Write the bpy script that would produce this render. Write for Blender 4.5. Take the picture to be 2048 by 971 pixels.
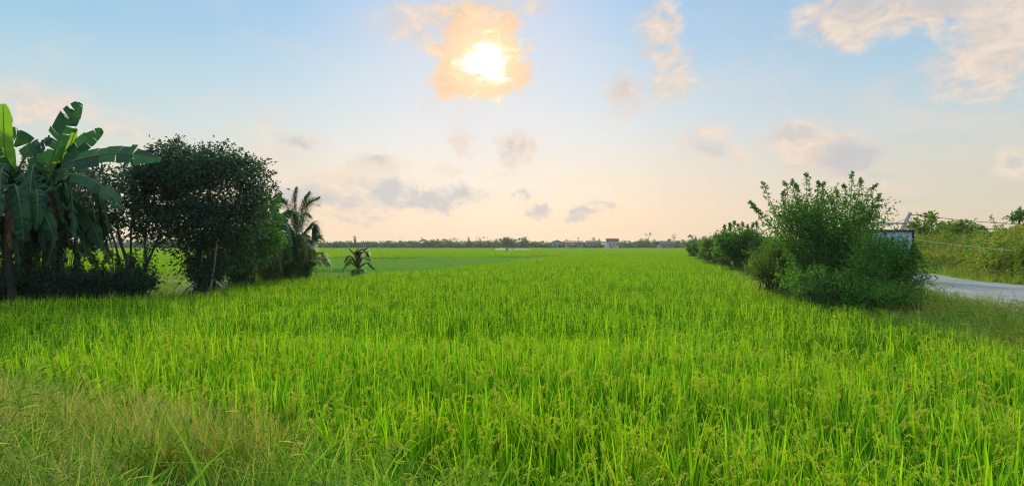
import bpy, math, random
import numpy as np
from mathutils import Vector, Matrix
R_ = math.radians
sc = bpy.context.scene
for o in list(bpy.data.objects): bpy.data.objects.remove(o)
C = sc.collection
F = 1334.0                       # focal length in photo pixels (2048 wide)
EYE = 2.3
HOR = 490.0
def lin(r, g, b):
    f = lambda c: (c/255/12.92) if c/255 <= .04045 else ((c/255+.055)/1.055)**2.4
    return (f(r), f(g), f(b), 1)
# ------------------------------------------------------------------ camera
cam = bpy.data.objects.new('camera', bpy.data.cameras.new('camera')); C.objects.link(cam)
cam.data.sensor_width = 36; cam.data.lens = 36*F/2048
cam.data.clip_start = .05; cam.data.clip_end = 6000
cam.data.shift_y = (HOR-485.5)/2048
cam.location = (0, 0, EYE); cam.rotation_euler = (R_(90), 0, 0)
sc.camera = cam
# ------------------------------------------------------------------ world
SUN_AZ, SUN_EL = math.atan2(970-1024, F), math.atan2(HOR-125, F)
world = bpy.data.worlds.new('World'); sc.world = world; world.use_nodes = True
nt = world.node_tree; nt.nodes.clear()
def N(t, typ, **k):
    n = t.nodes.new(typ)
    for a, v in k.items(): setattr(n, a, v)
    return n
def mth(t, op, a, b=None, c=None, clamp=False):
    n = N(t, 'ShaderNodeMath', operation=op, use_clamp=clamp)
    for i, v in enumerate((a, b, c)):
        if v is None: continue
        if isinstance(v, (int, float)): n.inputs[i].default_value = v
        else: t.links.new(v, n.inputs[i])
    return n.outputs[0]
def vm(t, op, a, b=None):
    n = N(t, 'ShaderNodeVectorMath', operation=op)
    for i, v in enumerate((a, b)):
        if v is None: continue
        if isinstance(v, (tuple, list)): n.inputs[i].default_value = v
        else: t.links.new(v, n.inputs[i])
    return n.outputs['Value'] if op in ('LENGTH', 'DOT_PRODUCT') else n.outputs[0]
def mixc(t, fac, a, b, mode='MIX'):
    n = N(t, 'ShaderNodeMix', data_type='RGBA', blend_type=mode)
    for i, v in ((0, fac), (6, a), (7, b)):
        if isinstance(v, (int, float, tuple)): n.inputs[i].default_value = v
        else: t.links.new(v, n.inputs[i])
    return n.outputs[2]
def smooth(t, v, lo, hi, a=0., b=1.):
    n = N(t, 'ShaderNodeMapRange', interpolation_type='SMOOTHSTEP')
    t.links.new(v, n.inputs[0])
    for i, x in enumerate((lo, hi, a, b)): n.inputs[i+1].default_value = x
    return n.outputs[0]
def fbm(t, vec, scale, detail=5, rough=.55, dist=0.):
    n = N(t, 'ShaderNodeTexNoise'); t.links.new(vec, n.inputs['Vector'])
    n.inputs['Scale'].default_value = scale; n.inputs['Detail'].default_value = detail
    n.inputs['Roughness'].default_value = rough; n.inputs['Distortion'].default_value = dist
    return n
tc = N(nt, 'ShaderNodeTexCoord')
D = vm(nt, 'NORMALIZE', tc.outputs['Generated'])
sx = N(nt, 'ShaderNodeSeparateXYZ'); nt.links.new(D, sx.inputs[0])
az = mth(nt, 'MULTIPLY', mth(nt, 'ARCTAN2', sx.outputs[0], sx.outputs[1]), 180/math.pi)
el = mth(nt, 'MULTIPLY', mth(nt, 'ARCSINE', sx.outputs[2]), 180/math.pi)
cb = N(nt, 'ShaderNodeCombineXYZ'); nt.links.new(az, cb.inputs[0]); nt.links.new(el, cb.inputs[1])
P0 = cb.outputs[0]
# sky gradient with elevation; unseen upper dome brightened to add ambient light
ramp = N(nt, 'ShaderNodeValToRGB'); nt.links.new(mth(nt, 'DIVIDE', el, 90., clamp=True), ramp.inputs[0])
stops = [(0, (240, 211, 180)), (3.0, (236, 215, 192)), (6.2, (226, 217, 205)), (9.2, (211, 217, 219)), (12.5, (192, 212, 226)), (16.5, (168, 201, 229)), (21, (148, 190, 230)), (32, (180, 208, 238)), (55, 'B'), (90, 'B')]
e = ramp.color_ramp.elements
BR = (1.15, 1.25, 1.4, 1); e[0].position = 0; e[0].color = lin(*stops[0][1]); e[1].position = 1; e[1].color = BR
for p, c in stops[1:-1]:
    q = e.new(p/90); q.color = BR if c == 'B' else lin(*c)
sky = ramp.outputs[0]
sky = mixc(nt, smooth(nt, az, 4, 40, 0, 1), sky, mixc(nt, 1., sky, (.83, .92, .93, 1), 'MULTIPLY'))
sky = mixc(nt, smooth(nt, mth(nt, 'MULTIPLY', az, -1.), 5, 40, 0, 1), sky, mixc(nt, 1., sky, (.88, 1., .98, 1), 'MULTIPLY'))
# physical sky blended in
nis = N(nt, 'ShaderNodeTexSky', sky_type='NISHITA', sun_disc=False)
nis.sun_elevation = SUN_EL; nis.sun_rotation = SUN_AZ; nis.dust_density = 2.5; nis.air_density = 1.; nis.ozone_density = 1.
nisc = mixc(nt, 1., nis.outputs[0], (.075, .075, .075, 1), 'MULTIPLY')
sky = mixc(nt, .05, sky, nisc)
# sun halo
Sd = (math.sin(SUN_AZ)*math.cos(SUN_EL), math.cos(SUN_AZ)*math.cos(SUN_EL), math.sin(SUN_EL))
cosd = vm(nt, 'DOT_PRODUCT', D, Sd)
ang = mth(nt, 'MULTIPLY', mth(nt, 'ARCCOSINE', mth(nt, 'MINIMUM', cosd, .999999)), 180/math.pi)
sky = mixc(nt, smooth(nt, ang, 1, 17, .5, 0), sky, lin(222, 220, 228))
# clouds: warped ellipses in azimuth/elevation, broken up with noise
w1 = fbm(nt, P0, .22, 4, .6); w2 = fbm(nt, P0, .9, 3, .6)
wv = vm(nt, 'MULTIPLY', vm(nt, 'SUBTRACT', w1.outputs['Color'], (.5, .5, .5)), (5., 3.2, 0))
wv2 = vm(nt, 'MULTIPLY', vm(nt, 'SUBTRACT', w2.outputs['Color'], (.5, .5, .5)), (1.8, 1.3, 0))
P1 = vm(nt, 'ADD', vm(nt, 'ADD', P0, wv), wv2)
stretch = vm(nt, 'MULTIPLY', P0, (1., 1.7, 1.))
nz = fbm(nt, stretch, .42, 9, .66, .5).outputs[0]
def blobs(lst, P=None):
    out = None
    for (px, py, rx, ry, s) in lst:
        a = math.degrees(math.atan2(px-1024, F)); el_ = math.degrees(math.atan2(HOR-py, math.hypot(F, px-1024)))
        rx *= 1.2; ry *= 1.22; kx = math.degrees(rx/F)*math.cos(R_(a))**2; ky = math.degrees(ry/F)*math.cos(R_(a))
        v = vm(nt, 'MULTIPLY', vm(nt, 'SUBTRACT', P or P1, (a, el_, 0)), (1/kx, 1/ky, 0))
        r = vm(nt, 'LENGTH', v)
        b = smooth(nt, r, 0, 1.5, s, 0)
        out = b if out is None else mth(nt, 'MAXIMUM', out, b)
    return out
def cloudmask(lst, lo=.12, hi=.9, amp=1.5, P=None):
    B = blobs(lst, P)
    v = mth(nt, 'MULTIPLY', B, mth(nt, 'ADD', mth(nt, 'MULTIPLY', mth(nt, 'SUBTRACT', nz, .5), amp*2), 1.))
    return smooth(nt, v, lo, hi)
cream = [(1325, 112, 42, 45, .8), (1318, 170, 48, 50, .7), (640, 395, 120, 26, .6), (900, 400, 90, 18, .5), (700, 350, 90, 26, .55), (520, 250, 90, 50, .4), (830, 45, 90, 50, .75), (930, 30, 120, 45, .9), (1070, 10, 60, 25, .6), (1315, 45, 55, 42, .95), (1285, 90, 35, 30, .8), (1345, 155, 55, 60, .75), (1250, 190, 45, 45, .8), (1310, 190, 60, 40, .5),
         (1700, 40, 115, 50, 1.2), (1850, 15, 170, 50, 1.2), (1975, 90, 105, 110, 1.1), (2050, 40, 90, 70, 1.1), (1590, 268, 75, 32, 1.), (1650, 310, 110, 50, 1.), (1410, 290, 60, 42, .75), (1490, 308, 45, 26, .6),
         (590, 285, 70, 28, .6), (540, 310, 120, 30, .45), (60, 215, 120, 60, .6), (230, 275, 140, 30, .5), (1028, 300, 34, 36, .9), (920, 285, 28, 42, .65), (2030, 330, 60, 40, .7), (1780, 380, 90, 40, .5),
         (760, 335, 70, 22, .7), (880, 352, 40, 18, .5), (620, 410, 160, 40, .5), (850, 410, 150, 30, .5), (1020, 350, 60, 14, .4)]
grey = [(650, 392, 90, 16, .7), (890, 405, 70, 14, .7), (740, 372, 60, 18, .6), (1730, 5, 90, 22, 1.), (1880, 5, 90, 26, .8), (1700, 312, 60, 32, 1.05), (1600, 258, 45, 12, .8), (1420, 302, 38, 16, .7), (1250, 178, 24, 18, .55), (600, 380, 60, 24, .8), (780, 385, 60, 30, .9), (850, 395, 110, 22, 1.),
        (690, 400, 60, 14, .7), (760, 325, 40, 12, .7), (590, 285, 28, 14, .6), (1050, 392, 22, 12, .8), (1072, 420, 30, 12, .9), (1165, 428, 40, 11, .8), (1200, 408, 40, 8, .5), (1030, 296, 18, 20, .55), (720, 430, 80, 10, .5), (1820, 390, 60, 14, .5), (2030, 322, 30, 12, .6), (1770, 345, 60, 20, .4)]
veil = mth(nt, 'MULTIPLY', smooth(nt, fbm(nt, vm(nt, 'MULTIPLY', P0, (.55, 1.3, 1.)), .13, 7, .62, .6).outputs[0], .46, .74), smooth(nt, el, 24, 6, .0, .55))
sky = mixc(nt, veil, sky, lin(238, 216, 200))
mc = cloudmask(cream)
sky = mixc(nt, mth(nt, 'MULTIPLY', mc, .85), sky, mixc(nt, smooth(nt, nz, .3, .7), lin(216, 200, 188), lin(243, 222, 202)))
mg = cloudmask(grey, .1, .95)
sky = mixc(nt, mth(nt, 'MULTIPLY', mg, .62), sky, lin(178, 188, 198))
# lit cloud round the sun
sc_m = cloudmask([(962, 118, 84, 66, 1.2), (930, 40, 80, 50, .72), (1005, 70, 50, 45, .8), (905, 165, 50, 40, .8), (1045, 150, 30, 36, .7)], .34, .66, 1.1)
warm = mixc(nt, smooth(nt, nz, .35, .68), lin(248, 202, 162), lin(254, 224, 188))
sky = mixc(nt, mth(nt, 'MULTIPLY', sc_m, smooth(nt, ang, 3.2, 7.2, .95, .55)), sky, warm)
cang = mth(nt, 'ADD', ang, mth(nt, 'MULTIPLY', mth(nt, 'SUBTRACT', nz, .5), 7.5))
sky = mixc(nt, smooth(nt, cang, .9, 3.9, 1, 0), sky, lin(255, 240, 186))
sky = mixc(nt, smooth(nt, cang, .6, 2.4, 1, 0), sky, (1.35, 1.3, 1.15, 1))
sky = mixc(nt, smooth(nt, el, -3, -.2, 1, 0), sky, lin(120, 120, 80))
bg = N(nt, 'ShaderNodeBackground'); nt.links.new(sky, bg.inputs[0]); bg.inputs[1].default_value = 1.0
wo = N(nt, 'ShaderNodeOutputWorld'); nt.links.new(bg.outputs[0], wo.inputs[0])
world.cycles.sampling_method = 'MANUAL'; world.cycles.sample_map_resolution = 512
# ------------------------------------------------------------------ sun
sl = bpy.data.lights.new('sun', 'SUN'); sl.energy = 3.2; sl.angle = R_(14); sl.color = (1., .88, .68)
so = bpy.data.objects.new('sun', sl); C.objects.link(so)
so.rotation_euler = Vector(Sd).to_track_quat('Z', 'Y').to_euler(); so.location = (0, 0, 30)
vs = sc.view_settings; vs.view_transform = 'Standard'; vs.look = 'None'; vs.exposure = .08; vs.gamma = 1
try: vs.use_curve_mapping = False
except Exception: pass
cy = sc.cycles; cy.max_bounces = 6; cy.diffuse_bounces = 2; cy.glossy_bounces = 2; cy.transmission_bounces = 4; cy.volume_bounces = 0; cy.transparent_max_bounces = 8
cy.caustics_reflective = False; cy.caustics_refractive = False
cy.use_denoising = True; cy.denoising_prefilter = 'NONE'; cy.pixel_filter_type = 'BLACKMAN_HARRIS'; cy.filter_width = 1.15; cy.use_adaptive_sampling = True; cy.adaptive_threshold = .02

# ================================================================== helpers
def px(x, y, Y):                                  # photo pixel at depth Y -> world point
    return np.array([(x-1024)/F*Y, Y, EYE+(HOR-y)/F*Y])
class MB:
    def __init__(s): s.v = []; s.f = []; s.n = 0; s.m = []
    def add(s, v, f, mat=0):
        v = np.asarray(v, float).reshape(-1, 3); f = np.asarray(f, int)
        s.v.append(v); s.f.append(f+s.n); s.m.append(np.full(len(f), mat)); s.n += len(v)
    def mesh(s, name, mats, smooth_=False):
        me = bpy.data.meshes.new(name)
        V = np.concatenate(s.v); me.vertices.add(len(V)); me.vertices.foreach_set('co', V.ravel())
        tot = np.concatenate([np.full(len(f), f.shape[1]) for f in s.f]); loops = np.concatenate([f.ravel() for f in s.f])
        me.loops.add(len(loops)); me.loops.foreach_set('vertex_index', loops.astype(np.int32))
        st = np.concatenate([[0], np.cumsum(tot)[:-1]]).astype(np.int32)
        me.polygons.add(len(tot)); me.polygons.foreach_set('loop_start', st); me.polygons.foreach_set('loop_total', tot.astype(np.int32))
        me.polygons.foreach_set('material_index', np.concatenate(s.m).astype(np.int32))
        me.polygons.foreach_set('use_smooth', np.full(len(tot), smooth_))
        for m in (mats if isinstance(mats, (list, tuple)) else [mats]): me.materials.append(m)
        me.update(calc_edges=True); me.validate(); return me
    def build(s, name, mats, parent=None, smooth_=False, link=True):
        o = bpy.data.objects.new(name, s.mesh(name, mats, smooth_))
        if link: C.objects.link(o)
        if parent is not None:
            o.parent = parent
            loc = -np.array(parent.location)                # parts are modelled in world space
            o.location = tuple(loc)
        return o
    # shapes
    def tube(s, pts, rad, n=6, mat=0, cap=True):
        pts = np.asarray(pts, float); k = len(pts); rad = np.broadcast_to(np.asarray(rad, float), (k,))
        T = np.gradient(pts, axis=0); T /= np.linalg.norm(T, axis=1)[:, None]+1e-9
        ref = np.array([0, 0, 1.]) if abs(T[:, 2]).mean() < .8 else np.array([1., 0, 0])
        A = np.cross(T, ref); A /= np.linalg.norm(A, axis=1)[:, None]+1e-9; B = np.cross(T, A)
        th = np.arange(n)/n*2*math.pi
        V = pts[:, None]+rad[:, None, None]*(A[:, None]*np.cos(th)[None, :, None]+B[:, None]*np.sin(th)[None, :, None])
        i = np.arange(k-1)[:, None]*n; j = np.arange(n)[None]; j2 = (j+1) % n
        s.add(V, np.stack([i+j, i+j2, i+n+j2, i+n+j], -1).reshape(-1, 4), mat)
        if cap and n > 3:
            for q, sg in ((0, 1), (k-1, -1)):
                s.add(V[q], [list(range(n))[::sg]], mat)
    def box(s, lo, hi, mat=0):
        x0, y0, z0 = lo; x1, y1, z1 = hi
        v = [(x0, y0, z0), (x1, y0, z0), (x1, y1, z0), (x0, y1, z0), (x0, y0, z1), (x1, y0, z1), (x1, y1, z1), (x0, y1, z1)]
        s.add(v, [(0, 3, 2, 1), (4, 5, 6, 7), (0, 1, 5, 4), (1, 2, 6, 5), (2, 3, 7, 6), (3, 0, 4, 7)], mat)
    def lathe(s, c, prof, n=16, mat=0):
        c = np.asarray(c, float); th = np.arange(n)/n*2*math.pi
        V = np.array([[(c[0]+r*math.cos(t), c[1]+r*math.sin(t), c[2]+z) for t in th] for r, z in prof])
        k = len(prof); i = np.arange(k-1)[:, None]*n; j = np.arange(n)[None]; j2 = (j+1) % n
        s.add(V, np.stack([i+j, i+j2, i+n+j2, i+n+j], -1).reshape(-1, 4), mat)
    def blob(s, c, r, rng, n=10, rough=.15, mat=0):
        th = np.arange(n)/n*2*math.pi; ph = np.linspace(0, math.pi, n//2+2)
        V = np.array([[(math.sin(p)*math.cos(t), math.sin(p)*math.sin(t), math.cos(p)) for t in th] for p in ph])
        V *= (1+rng.normal(0, rough, V.shape[:2]))[..., None]
        V[0] = V[0].mean(0); V[-1] = V[-1].mean(0)
        V = V*np.asarray(r)+np.asarray(c); k = len(ph)
        i = np.arange(k-1)[:, None]*n; j = np.arange(n)[None]; j2 = (j+1) % n
        s.add(V, np.stack([i+j, i+n+j, i+n+j2, i+j2], -1).reshape(-1, 4), mat)
    def leaves(s, P, Dr, L, W, rng, mat=0, fold=.25):
        P = np.asarray(P, float); n = len(P); Dr = Dr/(np.linalg.norm(Dr, axis=1)[:, None]+1e-9)
        rnd = rng.normal(size=(n, 3)); S = np.cross(Dr, rnd); S /= np.linalg.norm(S, axis=1)[:, None]+1e-9
        Nn = np.cross(S, Dr); L = np.broadcast_to(L, (n,))[:, None]; W = np.broadcast_to(W, (n,))[:, None]
        v0 = P; v2 = P+Dr*L-np.array([0, 0, .12])*L; mid = P+Dr*L*.48
        v1 = mid+S*W*.5+Nn*W*fold; v3 = mid-S*W*.5+Nn*W*fold
        V = np.stack([v0, v1, v2, v3], 1); b = np.arange(n)[:, None]*4
        s.add(V, np.concatenate([b+np.array([0, 1, 2]), b+np.array([0, 2, 3])]), mat)
def tag(o, label=None, cat=None, group=None, kind=None):
    if label: o['label'] = label
    if cat: o['category'] = cat
    if group: o['group'] = group
    if kind: o['kind'] = kind
    return o
def empty(name, loc, label, cat, group=None):
    o = bpy.data.objects.new(name, None); C.objects.link(o); o.location = tuple(float(a) for a in loc); o.empty_display_size = .2
    return tag(o, label, cat, group)
def curve(pts, n=12):                             # Catmull-Rom through points
    p = np.asarray(pts, float); p = np.vstack([2*p[0]-p[1], p, 2*p[-1]-p[-2]]); out = []
    segs = len(p)-3
    for u in np.linspace(0, segs-1e-6, n):
        i = int(u); t = u-i; a, b, c, d = p[i:i+4]
        out.append(.5*((2*b)+(-a+c)*t+(2*a-5*b+4*c-d)*t*t+(-a+3*b-3*c+d)*t**3))
    return np.array(out)
def inpoly(x, y, poly):
    ins = np.zeros(x.shape, bool); j = len(poly)-1
    for i in range(len(poly)):
        xi, yi = poly[i]; xj, yj = poly[j]
        c = ((yi > y) != (yj > y)) & (x < (xj-xi)*(y-yi)/((yj-yi) if yj != yi else 1e-9)+xi)
        ins ^= c; j = i
    return ins
# ------------------------------------------------------------------ materials
def mat(name, col, rough=.8, var=None, scale=3., spec=.3, bump=0., bscale=20., metal=0., mask=None):
    m = bpy.data.materials.new(name); m.use_nodes = True; t = m.node_tree; b = t.nodes['Principled BSDF']
    b.inputs['Roughness'].default_value = rough; b.inputs['Metallic'].default_value = metal
    b.inputs['Specular IOR Level'].default_value = spec
    g = N(t, 'ShaderNodeNewGeometry').outputs['Position']
    c = (*col, 1)
    if var:
        n = fbm(t, g, scale, 6, .65)
        c = mixc(t, smooth(t, n.outputs[0], .35, .65), c, (*var, 1))
        t.links.new(c, b.inputs['Base Color'])
    else:
        b.inputs['Base Color'].default_value = c
    if bump:
        n = fbm(t, g, bscale, 6, .6); bp = N(t, 'ShaderNodeBump'); bp.inputs['Strength'].default_value = bump
        t.links.new(n.outputs[0], bp.inputs['Height']); t.links.new(bp.outputs[0], b.inputs['Normal'])
    return m
def leafmat(name, cols, trans=None, tfac=.4, rough=.5, spec=.35, pscale=.6, patch=None, patchcols=None):
    """per-leaf random colour between cols; patches of another tint by world-space noise"""
    m = bpy.data.materials.new(name); m.use_nodes = True; t = m.node_tree; b = t.nodes['Principled BSDF']
    g = N(t, 'ShaderNodeNewGeometry')
    rp = N(t, 'ShaderNodeValToRGB'); t.links.new(g.outputs['Random Per Island'], rp.inputs[0])
    e = rp.color_ramp.elements; e[0].color = (*cols[0], 1); e[1].color = (*cols[-1], 1)
    for i, c in enumerate(cols[1:-1]): e.new((i+1)/(len(cols)-1)).color = (*c, 1)
    c = rp.outputs[0]
    n = fbm(t, g.outputs['Position'], pscale, 3, .6)
    if patchcols: c = mixc(t, mth(t, 'MULTIPLY', smooth(t, n.outputs[0], .42, .62), .8), c, mixc(t, 1., c, (*patchcols, 1), 'MULTIPLY'))
    b.inputs['Roughness'].default_value = max(rough, .55); b.inputs['Specular IOR Level'].default_value = spec*.45
    t.links.new(c, b.inputs['Base Color'])
    tr = N(t, 'ShaderNodeBsdfTranslucent')
    t.links.new(mixc(t, 1., c, (*(trans or (1.6, 1.5, .8)), 1), 'MULTIPLY'), tr.inputs[0])
    mx = N(t, 'ShaderNodeMixShader'); mx.inputs[0].default_value = tfac
    t.links.new(b.outputs[0], mx.inputs[1]); t.links.new(tr.outputs[0], mx.inputs[2])
    t.links.new(mx.outputs[0], t.nodes['Material Output'].inputs[0]); return m
M = {}
M['rice'] = leafmat('rice_blade', [(.015, .065, .003), (.07, .24, .005), (.15, .40, .008), (.34, .64, .012)], (1.6, 1.45, .6), .45, .5, .3, .25, patchcols=(1.2, 1.03, .8))
M['rice_far'] = leafmat('rice_canopy', [(.07, .18, .006), (.15, .34, .008), (.29, .50, .012)], (1.6, 1.45, .6), .45, .6, .2, .02, patchcols=(1.2, 1.0, .8))
M['panicle'] = leafmat('rice_panicle', [(.36, .50, .02), (.58, .64, .03), (.82, .76, .06)], (1.1, 1.15, .7), .3, .6)
M['young'] = leafmat('young_rice', [(.11, .24, .05), (.17, .32, .07), (.22, .37, .05)], (1.4, 1.4, .8), .4, .6, .2, .05, patchcols=(.8, 1.0, 1.15))
M['weed'] = leafmat('weed_blade', [(.04, .12, .01), (.12, .30, .02), (.22, .44, .03), (.52, .50, .12)], (1.4, 1.4, .8), .4, .6, .3, .45, patchcols=(1.45, .95, 1.))
M['weedhead'] = leafmat('seed_head', [(.34, .35, .07), (.58, .45, .18), (.42, .44, .09)], (1.1, 1., .8), .3, .8)
M['wide'] = leafmat('broad_grass', [(.06, .22, .01), (.16, .40, .015), (.36, .56, .04)], (1.3, 1.4, .8), .45, .8, .1)
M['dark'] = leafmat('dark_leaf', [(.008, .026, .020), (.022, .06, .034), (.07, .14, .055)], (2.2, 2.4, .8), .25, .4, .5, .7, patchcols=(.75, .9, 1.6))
M['bush'] = leafmat('bush_leaf', [(.02, .08, .02), (.055, .16, .03), (.11, .24, .04)], (1.9, 1.9, .8), .35, .45, .4, .6, patchcols=(1.7, 1.5, .8))
M['bush_light'] = leafmat('bush_leaf_pale', [(.06, .15, .02), (.11, .22, .025), (.16, .26, .035)], (1.5, 1.5, .8), .4, .5, .3, .6, patchcols=(1.5, 1.2, .8))
M['thicket'] = leafmat('thicket_leaf', [(.07, .17, .02), (.15, .26, .03), (.28, .34, .04), (.30, .24, .07)], (1.4, 1.4, .8), .4, .6, .3, .3, patchcols=(1.2, .95, .8))
M['far'] = leafmat('far_leaf', [(.03, .085, .025), (.055, .13, .03), (.09, .17, .04)], (1.4, 1.4, .8), .3, .7, .2, .06, patchcols=(1.3, 1.1, .8))
M['far_pale'] = leafmat('far_leaf_pale', [(.10, .17, .04), (.15, .23, .05)], (1.4, 1.4, .8), .3, .7, .2, .06)
M['banana'] = leafmat('banana_leaf', [(.008, .04, .026), (.016, .07, .034), (.035, .12, .045)], (1.7, 1.9, .7), .26, .35, .5, 3., patchcols=(.7, .8, .8))
M['banana_bright'] = leafmat('banana_young_leaf', [(.12, .26, .03), (.14, .3, .03)], (1.9, 1.8, .5), .5, .4, .4, .8)  # brighter, more translucent leaf colour for the rolled upright leaves
M['banana_dry'] = leafmat('banana_dry_leaf', [(.16, .10, .05), (.22, .15, .08)], (1.2, 1., .8), .2, .8, .1)
M['palm'] = leafmat('palm_leaflet', [(.02, .08, .035), (.035, .12, .04), (.06, .17, .04)], (1.6, 2.0, .8), .3, .4, .5, .6)
M['palm_pale'] = leafmat('palm_leaflet_pale', [(.07, .15, .03), (.12, .2, .04), (.22, .24, .06)], (1.6, 1.5, .8), .35, .5, .4, .6)
M['rib'] = mat('leaf_midrib', (.12, .17, .05), .9, spec=.1)
M['pstem'] = mat('banana_stem', (.03, .035, .02), .8, (.06, .045, .03), 6, bump=.4)
M['bark'] = mat('bark', (.055, .045, .038), .9, (.09, .075, .06), 9, bump=.6, bscale=30)
M['palewood'] = mat('pale_wood', (.33, .28, .2), .85, (.2, .17, .12), 7, bump=.3)
M['soil'] = None

# ================================================================== terrain
FRONT = np.array([(-40, 19), (-20, 15.5), (-11, 11.6), (-7.3, 9.5), (-4.3, 7.5), (-2.3, 6.2), (-.6, 5.3), (.6, 4.6), (3, 3.8), (6, 3.2), (14, 2.6), (40, 2)])
RE = np.array([(-50, 8.5), (0, 8.6), (12, 9), (24, 9.3), (35, 12.5), (77, 23), (129, 36), (400, 105), (1500, 380)])      # (y, x) right edge of the rice
RL = np.array([(-50, 13), (12, 12.2), (17, 12.4), (21, 13.1), (28, 15.5), (35, 18), (77, 28), (129, 42), (400, 115), (1500, 400)])
RR = np.array([(-50, 27), (12, 24), (20, 22), (26, 20.4), (30, 20.7), (35, 22.7), (77, 33), (129, 47), (400, 120), (1500, 405)])
LB = [(-60, 14), (-30, 17), (-14.9, 19.3), (-12.5, 22.5), (-11, 25.5), (-12, 32), (-10, 36), (-12, 41), (-15, 44.5), (-60, 44.5)]
sst = lambda v: (lambda q: q*q*(3-2*q))(np.clip(v, 0, 1))
def vnoise(x, y, s, seed=0):
    r = np.random.default_rng(seed); G = r.random((64, 64)); u = x*s; v = y*s
    i = np.floor(u).astype(int); j = np.floor(v).astype(int); fu = sst(u-i); fv = sst(v-j); i %= 64; j %= 64; i1 = (i+1) % 64; j1 = (j+1) % 64
    return (G[i, j]*(1-fu)+G[i1, j]*fu)*(1-fv)+(G[i, j1]*(1-fu)+G[i1, j1]*fu)*fv
def gz(x, y):
    x = np.asarray(x, float); y = np.asarray(y, float)
    fr = np.interp(x, FRONT[:, 0], FRONT[:, 1]); a = .72*sst((fr-y)/(1.1+.9*sst((-x-2)/3)))*(1-.3*sst((-x-3)/6))
    re = np.interp(y, RE[:, 0], RE[:, 1]); rl = np.interp(y, RL[:, 0], RL[:, 1]); rr = np.interp(y, RR[:, 0], RR[:, 1])
    near = 1-.55*sst((y-60)/120)
    b = .7*sst((x-re-.2)/(rl-re-.2))*near
    b = b-.12*sst((x-rl)/.15)*sst((rr-x)/.15)*0
    b = b+.5*sst((x-rr-1)/5)*near
    lb = np.zeros(x.shape)
    c = .32*inpoly(x, y, LB)
    z = np.maximum(np.maximum(a, b), c)
    road = (x > rl-.4) & (x < rr+.4)
    return z+(vnoise(x, y, .9, 1)-.5)*.07*(~road)+(vnoise(x, y, .25, 2)-.5)*.1*(~road)
def axis(a, b, fine0, fine1, st, grow=1.13):
    out = list(np.arange(fine0, fine1, st)); s = st; v = out[-1]
    while v < b: s *= grow; v += s; out.append(v)
    s = st; v = fine0; pre = []
    while v > a: s *= grow; v -= s; pre.append(v)
    return np.array(pre[::-1]+out)
gx = axis(-2500, 2500, -28, 30, .33); gy = axis(-300, 3200, -4, 50, .33)
X, Y = np.meshgrid(gx, gy); Z = gz(X, Y)
g = MB(); nx = len(gx); ny = len(gy)
i = np.arange(ny-1)[:, None]*nx; j = np.arange(nx-1)[None]
g.add(np.stack([X, Y, Z], -1), np.stack([i+j, i+j+1, i+nx+j+1, i+nx+j], -1).reshape(-1, 4))
m = bpy.data.materials.new('ground'); m.use_nodes = True; t = m.node_tree; b = t.nodes['Principled BSDF']
gp = N(t, 'ShaderNodeNewGeometry').outputs['Position']
c = mixc(t, smooth(t, fbm(t, gp, 2.2, 8, .7).outputs[0], .4, .62), (.05, .04, .022, 1), (.13, .10, .06, 1))
c = mixc(t, smooth(t, fbm(t, gp, .35, 5, .7).outputs[0], .4, .55), c, (.045, .09, .015, 1))
sz_ = N(t, 'ShaderNodeSeparateXYZ'); t.links.new(gp, sz_.inputs[0])
c = mixc(t, smooth(t, sz_.outputs[2], .08, .2), (.03, .026, .016, 1), c)      # wet paddy mud low down, darkened to deepen shade between the rice
t.links.new(c, b.inputs['Base Color']); b.inputs['Roughness'].default_value = .95
bp = N(t, 'ShaderNodeBump'); bp.inputs['Strength'].default_value = .7; t.links.new(fbm(t, gp, 12, 8, .7).outputs[0], bp.inputs['Height']); t.links.new(bp.outputs[0], b.inputs['Normal'])
tag(g.build('ground', m, smooth_=True), 'flat farmland ground reaching to the horizon', 'ground', kind='structure')
# road
rd = MB(); ys = np.concatenate([np.arange(-20, 60, .5), np.arange(60, 420, 5)]); k = 12
l = np.interp(ys, RL[:, 0], RL[:, 1]); r = np.interp(ys, RR[:, 0], RR[:, 1])
l = l+(vnoise(ys, ys*0, .8, 5)-.5)*.5; r = r+(vnoise(ys, ys*0+3, .7, 6)-.5)*.6
u = np.linspace(0, 1, k)[None]
XX = l[:, None]*(1-u)+r[:, None]*u; YY = np.repeat(ys[:, None], k, 1)
cross = np.sin(np.pi*u)*.05; ZZ = gz(XX, YY)+.012+cross
i = np.arange(len(ys)-1)[:, None]*k; j = np.arange(k-1)[None]
rd.add(np.stack([XX, YY, ZZ], -1), np.stack([i+j, i+j+1, i+k+j+1, i+k+j], -1).reshape(-1, 4))
m = bpy.data.materials.new('road'); m.use_nodes = True; t = m.node_tree; b = t.nodes['Principled BSDF']
gp = N(t, 'ShaderNodeNewGeometry').outputs['Position']
st_ = vm(t, 'MULTIPLY', gp, (1.6, .25, 1))
c = mixc(t, smooth(t, fbm(t, st_, 1., 7, .65).outputs[0], .35, .65), (.19, .20, .19, 1), (.29, .285, .26, 1))
c = mixc(t, smooth(t, fbm(t, gp, 9, 5, .8).outputs[0], .55, .7), c, (.13, .12, .10, 1))
c = mixc(t, mth(t, 'MULTIPLY', smooth(t, fbm(t, gp, 1.1, 6, .7).outputs[0], .5, .68), .7), c, (.25, .20, .12, 1))
t.links.new(c, b.inputs['Base Color']); b.inputs['Roughness'].default_value = .8
bp = N(t, 'ShaderNodeBump'); bp.inputs['Strength'].default_value = .35; t.links.new(fbm(t, gp, 18, 8, .7).outputs[0], bp.inputs['Height']); t.links.new(bp.outputs[0], b.inputs['Normal'])
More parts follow.
